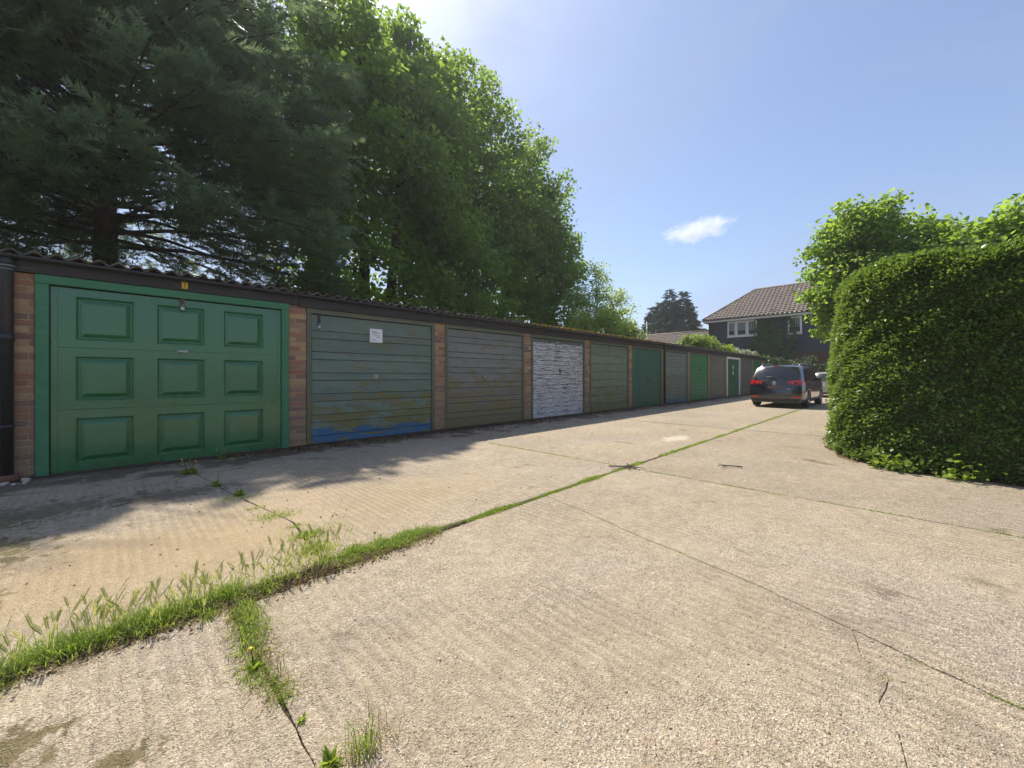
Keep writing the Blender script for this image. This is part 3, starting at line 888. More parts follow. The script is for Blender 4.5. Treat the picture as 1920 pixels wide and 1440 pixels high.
        h.cbox(mid - .03, mid + .03, y - .012, y - .005, hz - .05, hz + .05, .004); h.tube([(mid, y - .012, hz), (mid, y - .05, hz)], .014, 8); h.cbox(mid - .015, mid + .015, y - .065, y - .048, hz - .06, hz + .02, .004)
        h.build('handle', M['black_plastic'], d)
        if wf:
            for zc in (1.68, 1.36):
                q = MB(); q.cbox(mid - .10, mid + .06, y - .012, y - .0045, zc - .105, zc + .105, .03); q.build('number_plate', M['white'], d)

def downpipe(x, label, r, gully):
    t = thing('downpipe', label, 'downpipe', (x, 6.9, 0), 'black downpipes')
    p = MB(); p.tube([(x, 6.895, 2.44), (x, 6.895, 2.30), (x, 6.91, 2.24), (x, 6.91, .06)], r, 16); p.build('pipe', M['black_plastic'], t)
    for za, zc, dr, yy in ((2.43, 2.36, .012, 6.895), (1.62, 1.53, .006, 6.91), (.62, .59, .006, 6.91)): c = MB(); c.tube([(x, yy, za), (x, yy, zc)], r + dr, 16); c.build('collar', M['black_plastic'], t)
    s = MB(); s.tube([(x, 6.895, 2.36), (x, 6.895, 2.345)], r + .014, 16); s.tube([(x, 6.895, 2.32), (x, 6.895, 2.312)], r + .004, 16); s.build('sealant_ring', M['grey_joint'], t)
    if gully:
        k = MB(); k.tube([(x, 6.905, .08), (x, 6.905, .05), (x, 6.905, .0)], [.085, .10, .105], 16); k.build('gully', M['terracotta'], t)
downpipe(-.82, 'black downpipe beside the green panelled door with a brown gully at its foot', .051, True)
downpipe(16.02, 'black downpipe between the flat dark green door and the pale weathered door', .04, False)

# ------------------------------------------------------------------ house and outbuilding behind
def tiles(facet, ridge_dir, parent, mat, tw=.30, tl=.34, name='roof_tiles'):
    """pantiles laid on a planar facet (list of corners, first two are the eaves)"""
    P = [Vector(p) for p in facet]; o = P[0]; u = (P[1] - P[0]).normalized()
    n = u.cross(P[-1] - P[0]).normalized()
    if n.z < 0: n = -n
    v = n.cross(u)
    if v.z < 0: v = -v
    uv = [((p - o).dot(u), (p - o).dot(v)) for p in P]
    U0, U1 = min(q[0] for q in uv), max(q[0] for q in uv); Vm = max(q[1] for q in uv)
    def inside(a, b):
        c = False; j = len(uv) - 1
        for i in range(len(uv)):
            if (uv[i][1] > b) != (uv[j][1] > b) and a < (uv[j][0] - uv[i][0]) * (b - uv[i][1]) / (uv[j][1] - uv[i][1]) + uv[i][0]: c = not c
            j = i
        return c
    m = MB(); m.add([tuple(p - n * .02) for p in P], [tuple(range(len(P)))])
    prof = [(0, .0), (.12, .018), (.35, .055), (.6, .045), (.8, .012), (1.0, .0)]
    r = 0; b = 0.0
    while b < Vm:
        a = U0
        while a < U1:
            if inside(a + tw / 2, b + tl * .5):
                VS = []
                for bb, lift in ((b - .03, .05), (b + tl, .0)):
                    for s_, h in prof: VS.append(tuple(o + u * (a + s_ * tw) + v * bb + n * (h + lift)))
                FS = [(k, k + 1, k + 7, k + 6) for k in range(5)]
                VS += [tuple(o + u * (a + s_ * tw) + v * (b - .03) + n * 0.0) for s_, h in prof]
                FS += [(12 + k, 12 + k + 1, k + 1, k) for k in range(5)]
                m.add(VS, FS)
            a += tw
        b += tl; r += 1
    q = m.build(name, mat, parent); q['kind'] = 'stuff'
    return q
def tile_mat():
    t = NT('brown_roof_tile'); P = t.pos(); n = t.noise(P, 3.3, 5, .6); f = t.noise(P, 30, 4, .6)
    return t.bsdf(t.bright(t.ramp(n, [(.3, (.125, .096, .082)), (.7, (.205, .165, .145))]), f, .2), .75, t.bump(f, .4, .01), spec=.35)
M['tile'] = tile_mat()
M['weatherboard'] = boards_mat('black_weatherboard', (.036, .039, .052), (.056, .060, .078), ochre=0, gloss=.5, seed=21)
M['house_brick'] = plain('brown_house_brick', (.12, .062, .042), .9, var=.35, scale=8)
M['pvc'] = plain('white_pvc', (.78, .78, .78), .35, var=.03, bump=0)
def glass_mat(name, c):
    t = NT(name); return t.bsdf(t.bright(t.ramp(t.noise(t.scl(t.pos(), (1, 6, .4)), 2, 3), [(.3, c), (.7, tuple(x * 2 for x in c))]), .5, 0), .06, spec=.6)
M['pane'] = glass_mat('dark_pane', (.03, .04, .045))
M['curtain'] = plain('grey_curtain', (.30, .33, .35), .8, var=.2)

HX = 36.0
hs = thing('house', 'black weatherboarded house with brown tiled hip roof and white windows', 'house', (HX, 11.6, 0))
b = MB(); b.box(HX + .02, HX + 8, -8, 11.58, -.09, 3.0); b.build('brick_wall', M['house_brick'], hs)
b = MB(); z = 3.0
b.box(HX + .05, HX + 7.9, -7.98, 11.56, 3.02, 5.98)
while z < 5.95:
    b.add([(HX - .02, -8, z), (HX - .02, 11.6, z), (HX + .02, 11.6, z + .17), (HX + .02, -8, z + .17), (HX + .03, -8, z), (HX + .03, 11.6, z)], [(0, 3, 2, 1), (0, 1, 5, 4)])
    b.add([(HX + .02, 11.62, z), (HX + 8, 11.62, z), (HX + 8, 11.58, z + .17), (HX + .02, 11.58, z + .17)], [(0, 1, 2, 3)])
    z += .165
q = b.build('weatherboard', M['weatherboard'], hs); q['kind'] = 'stuff'
b = MB(); b.box(HX - .10, HX + .06, 11.52, 11.66, 3.0, 5.97); b.build('corner_board', M['black_plastic'], hs)
EZ, RZ = 5.98, 8.85
e0, e1 = (HX - .42, 12.05, EZ), (HX - .42, -8.5, EZ)
r0, r1 = (HX + 4, 9.1, RZ), (HX + 4, -5, RZ)
rf = tiles([e1, e0, r0, r1], None, hs, M['tile'])
e2 = (HX + 8.4, 12.05, EZ)
tiles([e0, e2, r0], None, hs, M['tile'])
cp = MB(); cp.tube([e0, r0], .11, 7); cp.tube([r0, r1], .12, 7); cp.tube([e2, r0], .11, 7); cp.build('ridge_cap', M['tile'], hs)
fb = MB(); fb.box(HX - .41, HX - .385, -8.4, 12.02, EZ - .24, EZ - .04); fb.box(HX - .38, HX + .0, -8.4, 12.02, EZ - .25, EZ - .22); fb.box(HX - .38, HX + 8.3, 11.63, 12.0, EZ - .25, EZ - .22); fb.box(HX - .38, HX + 8.3, 12.0, 12.02, EZ - .24, EZ - .04); fb.build('fascia', M['pvc'], hs)
gt = MB(); gt.tube([(HX - .46, -8.4, EZ - .06), (HX - .46, 12.05, EZ - .06)], .06, 8); gt.build('gutter', M['black_plastic'], hs)
def window(y0, y1, z0, z1, muls, curtain=True):
    w = MB(); t_ = .09; x0, x1 = HX - .07, HX - .025
    w.cbox(x0, x1, y0, y1, z0, z0 + t_, .01); w.cbox(x0, x1, y0, y1, z1 - t_, z1, .01)
    ys = [y0] + muls + [y1]
    for k, y in enumerate(ys):
        a = y if k == 0 else (y - t_ if k == len(ys) - 1 else y - t_ / 2)
        w.cbox(x0 - .004, x1, a, a + t_, z0 + t_, z1 - t_, .01)
    wn = w.build('window', M['pvc'], hs)
    for a, b_ in zip(ys[:-1], ys[1:]):
        s_ = MB(); s_.cbox(x0 - .02, x1 - .012, a + .06, a + .11, z0 + .10, z1 - .1, .005); s_.cbox(x0 - .02, x1 - .012, b_ - .11, b_ - .06, z0 + .1, z1 - .1, .005)
        s_.cbox(x0 - .02, x1 - .012, a + .11, b_ - .11, z0 + .1, z0 + .15, .005); s_.cbox(x0 - .02, x1 - .012, a + .11, b_ - .11, z1 - .15, z1 - .1, .005)
        s_.build('sash', M['pvc'], wn)
        p = MB(); p.box(x1 - .012, x1 - .006, a + .05, b_ - .05, z0 + .05, z1 - .05); p.build('pane', M['pane'], wn)
    si = MB(); si.cbox(x0 - .06, x1, y0 - .05, y1 + .05, z0 - .05, z0 - .002, .008); si.build('sill', M['pvc'], wn)
    if curtain:
        c = MB()
        for a, b_ in zip(ys[:-1], ys[1:]):
            y = a + .13
            while y < b_ - .13: c.add([(x1 - .014, y, z0 + .5), (x1 - .014, y + .07, z0 + .5), (x1 - .014, y + .07, z1 - .16), (x1 - .014, y, z1 - .16)], [(0, 1, 2, 3)]); y += .11
        c.build('blind', M['curtain'], wn)
window(8.05, 10.2, 4.42, 5.70, [8.75, 9.55])
window(5.15, 6.02, 4.36, 5.70, [])
window(-1.0, 1.2, 4.36, 5.70, [.1])
window(1.4, 3.0, 1.0, 2.3, [2.2], False)

ob = thing('outbuilding', 'low building with brown tiled roof behind the far garages', 'building', (HX, 15, 0))
b = MB(); b.box(HX - 2.6, HX + 5, 11.9, 17.3, -.09, 3.0); b.build('wall', M['house_brick'], ob)
tiles([(HX - 3.6, 11.75, 2.55), (HX - 3.6, 17.55, 2.55), (HX + .8, 17.55, 5.15), (HX + .8, 11.75, 5.15)], None, ob, M['tile'])
b = MB(); b.tube([(HX + .8, 11.75, 5.16), (HX + .8, 17.55, 5.16)], .12, 7); b.build('ridge_cap', M['tile'], ob)
b = MB(); b.add([(HX + .82, 11.75, 5.12), (HX + .82, 17.55, 5.12), (HX + 5.2, 17.55, 2.5), (HX + 5.2, 11.75, 2.5)], [(0, 1, 2, 3)]); b.add([(HX - 2.6, 17.3, 3.0), (HX + 5, 17.3, 3.0), (HX + .8, 17.3, 5.08)], [(0, 1, 2)]); b.build('rear_roof', M['tile'], ob)

ae = thing('aerial', 'thin television aerial on a mast in front of the far conifers', 'aerial', (40, 19.2, 0))
b = MB(); b.tube([(40, 19.2, -.09), (40, 19.2, 7.0)], .05, 6); b.build('mast', M['metal'], ae)
b = MB(); b.tube([(39.6, 18.7, 6.75), (40.4, 19.7, 6.75)], .02, 5)
for k in range(9):
    f_ = k / 8; x, y = 39.6 + .8 * f_, 18.7 + 1.0 * f_; b.tube([(x - .36, y + .29, 6.75), (x + .36, y - .29, 6.75)], .012, 4)
b.tube([(39.75, 18.95, 6.35), (40.25, 19.45, 6.35)], .02, 5); b.build('antenna', M['metal'], ae)

# ------------------------------------------------------------------ cars (x = 0 at the rear bumper, y across, z up)
M['paint_black'] = plain('black_blue_paint', (.010, .013, .020), .25, var=.05, scale=3, spec=.6, coat=1.0, bump=0)
M['paint_silver'] = plain('silver_paint', (.42, .40, .42), .35, metal=.4, var=.04, scale=3, coat=.8, bump=0)
M['car_glass'] = plain('tinted_glass', (.010, .013, .017), .06, var=.02, spec=.8, bump=0)
M['tail_red'] = plain('red_lamp', (.48, .008, .014), .15, var=.15, scale=12, spec=.6, coat=.6, bump=0)
M['tail_dark'] = plain('smoked_lamp', (.10, .012, .016), .15, spec=.6, bump=0)
M['lamp_clear'] = plain('clear_lamp', (.70, .60, .58), .15, spec=.6, bump=0)
M['trim'] = plain('dark_trim', (.022, .021, .022), .6)
M['tyre'] = plain('tyre_rubber', (.018, .018, .018), .85)
M['alloy'] = plain('alloy', (.45, .45, .46), .3, metal=.85, bump=0)
M['chrome'] = plain('chrome', (.75, .75, .76), .12, metal=1.0, var=.02, bump=0)
M['plate_brown'] = plain('dull_brown_plate', (.17, .095, .065), .5, var=.2, scale=6, bump=0)

def car(name, label, loc, rz, paint, L=4.4, W=1.79, H=1.635, badge=True, rails=True):
    t = thing(name, label, 'car', loc)
    t.rotation_euler = (0, 0, rz)
    hw = W / 2; k = H / 1.635
    belt = .98 * k
    # side view: roof and bonnet line
    top = [(0, 1.545), (.10, 1.59), (.25, 1.615), (.45, 1.635), (.58, 1.60), (.66, 1.48), (.735, 1.20), (.79, 1.06), (.88, .98), (.96, .86), (1.0, .66)]
    def lerp(tab, x):
        for (a, p), (b_, q) in zip(tab[:-1], tab[1:]):
            if x <= b_: return p + (q - p) * (x - a) / (b_ - a)
        return tab[-1][1]
    zrow = [.20, .30, .45, .62, .78, .93, 1.0]                  # of belt, for the lower body
    rear_x = lambda z: .04 * (z < .3) + (0.0 if z < .55 else (.06 * (z - .55) / .35 if z < .9 else .06 + .50 * ((z - .9) / .75) ** 1.25))
    def pt(s, r, off=0.0):
        """surface point: s along the car 0..1, r row 0..11 from sill to roof edge and roof middle"""
        zt = lerp(top, s) * k
        ends = 1 - .09 * max(0, (.10 - s) / .10) ** 2 - .16 * max(0, (s - .86) / .14) ** 2
        if r <= 6:
            z = zrow[int(r)] * belt
            w_ = hw * (.93, .975, .995, 1.0, .995, .975, .955)[int(r)] * ends
            if z > zt: z = zt - .02
        else:
            u = (r - 6) / 5.0
            zb_ = min(belt, zt - .02)
            prof = ((.30, .925), (.62, .865), (.86, .80), (.96, .70), (1.0, 0.0))[int(r) - 7]
            hgt = max(zt - belt, .02)
            z = zb_ + (zt - zb_) * prof[0]
            sl_ = prof[1] if hgt > .2 else (.955 - .02 * u if r < 11 else 0.0)
            w_ = hw * sl_ * ends
        x = rear_x(z / k) * (1 - s) ** 3 + s * L
        return Vector((x, w_ + (off if r < 11 else 0), z + (off if r >= 10 else 0)))
    ss = [0, .03, .07, .12, .18, .25, .33, .42, .5, .58, .63, .68, .735, .79, .85, .9, .94, .97, 1.0]
    V = []; F = []; NR = 12
    for sgn in (1, -1):
        for s in ss:
            for r in range(NR):
                p = pt(s, r); V.append((p.x, p.y * sgn, p.z))
    n = len(ss) * NR
    for sd in (0, 1):
        for a in range(len(ss) - 1):
            for r in range(NR - 1):
                i = sd * n + a * NR + r; q = (i, i + NR, i + NR + 1, i + 1)
                F.append(q if sd else q[::-1])
    def rear(yf, z):
        """point on the tail: yf -1..1 across, z height"""
        r = 0
        zs = [pt(0, q).z for q in range(NR)]
        while r < NR - 2 and zs[r + 1] < z: r += 1
        f_ = 0 if zs[r + 1] == zs[r] else min(1, max(0, (z - zs[r]) / (zs[r + 1] - zs[r])))
        a, b_ = pt(0, r), pt(0, min(r + 1, NR - 2))
        w_ = a.y + (b_.y - a.y) * f_; x = a.x + (b_.x - a.x) * f_
        return Vector((x - .13 * (1 - abs(yf) ** 2.4) , w_ * yf, z))
    cols = [-1, -.93, -.8, -.55, -.28, 0, .28, .55, .8, .93, 1]
    base = len(V); zs = [pt(0, q).z for q in range(NR - 1)]
    for z in zs:
        for c in cols:
            p = rear(c, z); V.append(tuple(p))
    m_ = len(cols)
    for a in range(len(zs) - 1):
        for c in range(m_ - 1):
            i = base + a * m_ + c; F.append((i, i + m_, i + m_ + 1, i + 1))
    tp = pt(0, 11); V.append((tp.x - .13, 0, tp.z)); ti = len(V) - 1
    for c in range(m_ - 1): F.append((base + (len(zs) - 1) * m_ + c, ti, base + (len(zs) - 1) * m_ + c + 1))
    fz = [len(ss) - 1]
    F.append(tuple([fz[0] * NR + r for r in range(NR)] + [n + fz[0] * NR + r for r in range(NR - 2, -1, -1)]))
    F.append(tuple(a * NR for a in range(len(ss))) + tuple(n + a * NR for a in range(len(ss) - 1, -1, -1)))
    b = MB(); b.add(V, F, True)
    body = b.build('body', paint, t, local=True)
    body.data.update()
    def patch(fn, nu, nv, mat, nm, par=t):
        VV = [tuple(fn(i / nu, j / nv)) for j in range(nv + 1) for i in range(nu + 1)]
        FF = [(j * (nu + 1) + i, j * (nu + 1) + i + 1, (j + 1) * (nu + 1) + i + 1, (j + 1) * (nu + 1) + i) for j in range(nv) for i in range(nu)]
        q = MB(); q.add(VV, FF, True); return q.build(nm, mat, par, local=True)
    back = lambda y0, y1, z0, z1, off=.006: (lambda u, v: rear(y0 + (y1 - y0) * u, z0 + (z1 - z0) * v) - Vector((off, 0, 0)))
    zg0, zg1 = 1.03 * k, 1.50 * k
    patch(lambda u, v: rear((-1 + 2 * u) * (.93 - .03 * v), zg0 + (zg1 - zg0) * v) - Vector((.008, 0, 0)), 10, 5, M['car_glass'], 'rear_window')
    patch(back(-.16, .16, 1.515 * k, 1.545 * k, .012), 3, 1, M['tail_red'], 'brake_light')
    for sg in (1, -1):
        # tail lamp wraps the corner: a piece on the tail and a piece on the flank
        lp = MB()
        def lampf(u, v):
            return rear(sg * (.50 + .50 * u), (.845 + .02 * (1 - u)) * k + (.11 + .07 * u) * k * v) - Vector((.012, -.004 * sg * u, 0))
        VV = [tuple(lampf(i / 6, j / 3)) for j in range(4) for i in range(7)]
        FF = [(j * 7 + i, j * 7 + i + 1, (j + 1) * 7 + i + 1, (j + 1) * 7 + i) for j in range(3) for i in range(6)]
        lp.add(VV, FF, True)
        VV = []
        for j in range(4):
            for i in range(4):
                s_ = .075 * i / 3; z = (.845 + .18 * j / 3 * (1 - .25 * i / 3)) * k
                r = 0
                while r < 9 and pt(s_, r + 1).z < z: r += 1
                a, b_ = pt(s_, r), pt(s_, r + 1); f_ = (z - a.z) / max(b_.z - a.z, 1e-4); q = a + (b_ - a) * f_
                VV.append((q.x - .004, (q.y + .008) * sg, z))
        lp.add(VV, [(j * 4 + i, j * 4 + i + 1, (j + 1) * 4 + i + 1, (j + 1) * 4 + i) for j in range(3) for i in range(3)], True)
        tl = lp.build('tail_light', M['tail_red'], t, local=True)
        patch(lambda u, v: rear(sg * (.62 + .26 * u), (.885 + .045 * v) * k) - Vector((.016, 0, 0)), 4, 1, M['tail_dark'], 'inner_lamp', tl)
        patch(lambda u, v: rear(sg * (.66 + .06 * u), (.895 + .02 * v) * k) - Vector((.019, 0, 0)), 1, 1, M['lamp_clear'], 'reverse_lamp', tl)
        patch(back(sg * .62, sg * .97, .37 * k, .43 * k, .010), 4, 1, M['tail_red'], 'reflector')
        # side glass in three pieces, door seams between
        for a, b_ in ((.085, .255), (.27, .445), (.46, .635)):
            def gf(u, v, a=a, b_=b_):
                s_ = a + (b_ - a) * u
                p, q = pt(s_, 6), pt(s_, 9)
                w_ = .07 + .80 * v
                if b_ > .6: w_ = .07 + (.80 - .62 * max(0, (u - .35) / .65)) * v
                r_ = p + (q - p) * w_
                bow = .03 * math.sin(math.pi * w_)
                return Vector((r_.x, (r_.y + .012 + bow * .6) * sg, r_.z))
            patch(gf, 5, 3, M['car_glass'], 'side_window')
        mr = MB(); p = pt(.60, 6); mr.ball((p.x, (p.y + .11) * sg, p.z + .06), (.07, .11, .075), 8, 6); mr.tube([(p.x, p.y * sg * .97, p.z + .02), (p.x, (p.y + .08) * sg, p.z + .04)], .025, 6); mr.build('mirror', paint, t, local=True)
        for s_ in (.33, .50):
            p = pt(s_, 5); h = MB(); h.cbox(p.x - .09, p.x + .09, min((p.y + .002) * sg, (p.y + .03) * sg), max((p.y + .002) * sg, (p.y + .03) * sg), p.z - .015, p.z + .015, .006); h.build('door_handle', paint, t, local=True)
        tr = MB()
        tr.tube([pt(s_, 1) * 1 * 1 if False else (pt(s_, 1).x, (pt(s_, 1).y - .002) * sg, .30 * k) for s_ in (.24, .35, .5, .62, .72)], .05, 6); tr.build('sill_trim', M['trim'], t, local=True)
        if rails:
            rl = MB(); pts = [(pt(s_, 10).x + .12, (pt(s_, 10).y - .02) * sg, pt(s_, 10).z + dz) for s_, dz in ((.06, .0), (.09, .045), (.18, .05), (.30, .05), (.42, .048), (.50, .045), (.54, .0))]
            rl.tube(pts, .02, 8); rl.build('roof_rail', M['alloy'], t, local=True)
        for nm_, xw in (('rear', .86), ('front', L - .86)):
            r_ = .325
            ww = MB()
            y0, y1 = (hw - .215) * sg, (hw - .005) * sg
            prof = [(.20, y0), (r_ - .02, y0), (r_, y0 + .03 * sg), (r_, y1 - .03 * sg), (r_ - .02, y1), (.225, y1)]
            VV = []; FF = []; N_ = 24
            for a in range(N_):
                an = 2 * math.pi * a / N_
                for rr, yy in prof: VV.append((xw + rr * math.cos(an), yy, r_ + rr * math.sin(an)))
            for a in range(N_):
                for q in range(5):
                    i = a * 6 + q; j = ((a + 1) % N_) * 6 + q; FF.append((i, j, j + 1, i + 1))
            ww.add(VV, FF, True); wl = ww.build('wheel', M['tyre'], t, local=True)
            rm = MB()
            for a in range(5):
                an = 2 * math.pi * a / 5
                rm.tube([(xw + .04 * math.cos(an), y1 - .02 * sg, r_ + .04 * math.sin(an)), (xw + .22 * math.cos(an), y1 - .012 * sg, r_ + .22 * math.sin(an))], [.032, .026], 6)
            rm.tube([(xw, y1 - .06 * sg, r_), (xw, y1 - .012 * sg, r_)], .06, 10)
            VV = []; FF = []
            for a in range(N_):
                an = 2 * math.pi * a / N_
                for rr, yy in ((.23, y1 - .004 * sg), (.21, y1 - .01 * sg), (.205, y1 - .12 * sg)): VV.append((xw + rr * math.cos(an), yy, r_ + rr * math.sin(an)))
            for a in range(N_):
                for q in range(2):
                    i = a * 3 + q; j = ((a + 1) % N_) * 3 + q; FF.append((i, j, j + 1, i + 1))
            rm.add(VV, FF, True); rm.tube([(xw, y1 - .13 * sg, r_), (xw, y1 - .115 * sg, r_)], .205, 20)
            rm.build('rim', M['alloy'], wl, local=True)
            ar = MB(); VV = []; FF = []
            for a in range(13):
                an = math.pi * a / 12
                for rr, dy in ((.345, .0), (.385, .012), (.415, .004)): VV.append((xw + rr * math.cos(an), (hw * .995 + dy) * sg, r_ - .01 + rr * math.sin(an)))
            for a in range(12):
                for q in range(2):
                    i = a * 3 + q; FF.append((i, i + 1, i + 4, i + 3))
            ar.add(VV, FF, True); ar.build('wheel_arch', paint, t, local=True)
            wc = MB(); VV = []; FF = []
            for a in range(14):
                an = math.pi * a / 13
                VV += [(xw + .36 * math.cos(an), (hw * 1.0 + .004) * sg, r_ - .02 + .36 * math.sin(an))]
            VV.append((xw, (hw + .004) * sg, r_ - .02)); FF = [(a, a + 1, 14) for a in range(13)]
            # dark wheel well behind the tyre face
            VV = [(x, (hw - .012) * sg if False else y * .999, z) for x, y, z in VV]
            wc.add(VV, FF); wc.build('wheel_well', M['dark'], t, local=True)
    # tail furniture
    patch(back(-.26, .26, .70 * k, .81 * k, .014), 4, 1, M['plate_brown'] if badge else M['paper'], 'number_plate')
    patch(back(-.95, .95, .22 * k, .33 * k, .014), 8, 1, M['trim'], 'bumper_trim')
    patch(back(-.98, .98, .445 * k, .455 * k, .008), 8, 1, M['black'], 'bumper_seam')
    patch(back(-.45, .45, .995 * k, 1.02 * k, .014), 6, 1, M['black'], 'tailgate_lip')
    p0 = rear(0, 1.0 * k)
    wp = MB(); wp.tube([(p0.x - .03, 0, 1.045 * k), (p0.x + .02, 0, 1.12 * k), (p0.x + .03, .30, 1.14 * k)], .012, 6); wp.build('wiper', M['black_plastic'], t, local=True)
    ex = MB(); ex.tube([(.02, .42, .24), (.4, .42, .24)], .04, 10); ex.build('exhaust', M['metal'], t, local=True)
    ax = MB(); ax.tube([(.86, -.7, .32), (.86, .7, .32)], .05, 8); ax.box(.9, L - .9, -.6, .6, .19, .33); ax.build('underside', M['trim'], t, local=True)
    if badge:
        q = rear(0, .905 * k); xb = q.x - .016; zc = .905 * k
        bd = MB(); ring = []
        for a in range(25):
            an = 2 * math.pi * a / 24; ring.append((xb, .062 * math.cos(an), zc + .062 * math.sin(an)))
        bd.tube(ring, .008, 6, cap=False)
        for ln in ([(-.028, .050), (0, .006), (.028, .050)], [(-.050, .030), (-.024, -.050), (0, .0), (.024, -.050), (.050, .030)]):
            bd.tube([(xb - .002, y, zc + z) for y, z in ln], .0065, 6)
        bd.build('badge', M['chrome'], t, local=True)
        bk = MB(); bk.tube([(xb + .004, 0, zc), (xb + .012, 0, zc)], .064, 20); bk.build('badge_back', M['chrome'] if False else M['metal'], t, local=True)
        q = rear(-.55, .70 * k); sb = MB(); sb.cbox(q.x - .016, q.x - .008, q.y - .05, q.y + .05, .675 * k, .70 * k, .003); sb.build('script_badge', M['chrome'], t, local=True)
    return t
car('people_carrier', 'black people carrier parked in the lane with its red tail lights facing out', (17.15, 3.27, 0.004), R(-1.2), M['paint_black'])
car('hatchback', 'silver hatchback mostly hidden between the black car and the hedge', (27.2, 2.75, 0.004), R(-2), M['paint_silver'], 3.9, 1.68, 1.44, False, False)

# ------------------------------------------------------------------ plants
LEAF = np.array([(0, 0, 0), (.46, .22, .10), (.36, .62, .06), (0, 1.0, -.10), (-.36, .62, .06), (-.46, .22, .10)], dtype=np.float32)
LEAFQ = np.array([(0, 1, 2, 3), (0, 3, 4, 5)])
def feather(seed, n=13, w=.025, spread=.31):
    r = np.random.default_rng(seed); V = []; Q = []
    for i in range(n):
        t = .06 + .88 * i / (n - 1)
        L = spread * (1 - t) ** .7 * r.uniform(.6, 1.25) + .05
        for sg in (-1, 1):
            an = R(r.uniform(34, 60)); dx, dy = math.sin(an) * sg, math.cos(an)
            p = np.array([0, t, -.22 * t * t]); q = p + np.array([dx * L, dy * L, .10 * L + r.uniform(-.12, .12)])
            s_ = np.array([0, 1.0, 0]) * w * 1.5 * r.uniform(.7, 1.2)
            b = len(V); V += [p - s_, p + s_, q]; Q.append((b, b + 1, b + 2))
    b = len(V); V += [np.array([-.012, 0, 0]), np.array([.012, 0, 0]), np.array([0, 1.0, -.24])]; Q.append((b, b + 1, b + 2))
    return np.array(V, dtype=np.float32), np.array(Q)
SHOOT = np.array([(0, 0, 0), (.42, .42, .08), (0, 1.0, -.08), (-.42, .42, .08)], dtype=np.float32)
SHOOTQ = np.array([(0, 1, 2, 3)])
FEATH = [feather(s) for s in range(4)]
FEATH_FAR = [feather(s + 9, 9, .075, .5) for s in range(4)]

def shade_ok(P, lim_near=4.15, lim_far=5.75):
    """the low summer crowns: keep what the shadows on the yard show of them"""
    xs = P[:, 0] - SX * P[:, 2]; ys = P[:, 1] - SY * P[:, 2]
    lim = np.where(xs < 4.4, lim_near + .40 + .34 * np.sin(xs * 2.1 + .6) + .28 * np.sin(xs * 5.3) + .16 * np.sin(xs * 13.0 + P[:, 2]), lim_far)
    lim = np.where(xs < .4, np.maximum(lim, 4.55 + .25 * np.sin(xs * 6.0)), lim)
    lim = np.where((xs > 3.4) & (xs <= 4.4), lim_near + .45 + (xs - 3.4) * .6, lim)
    return ys > lim

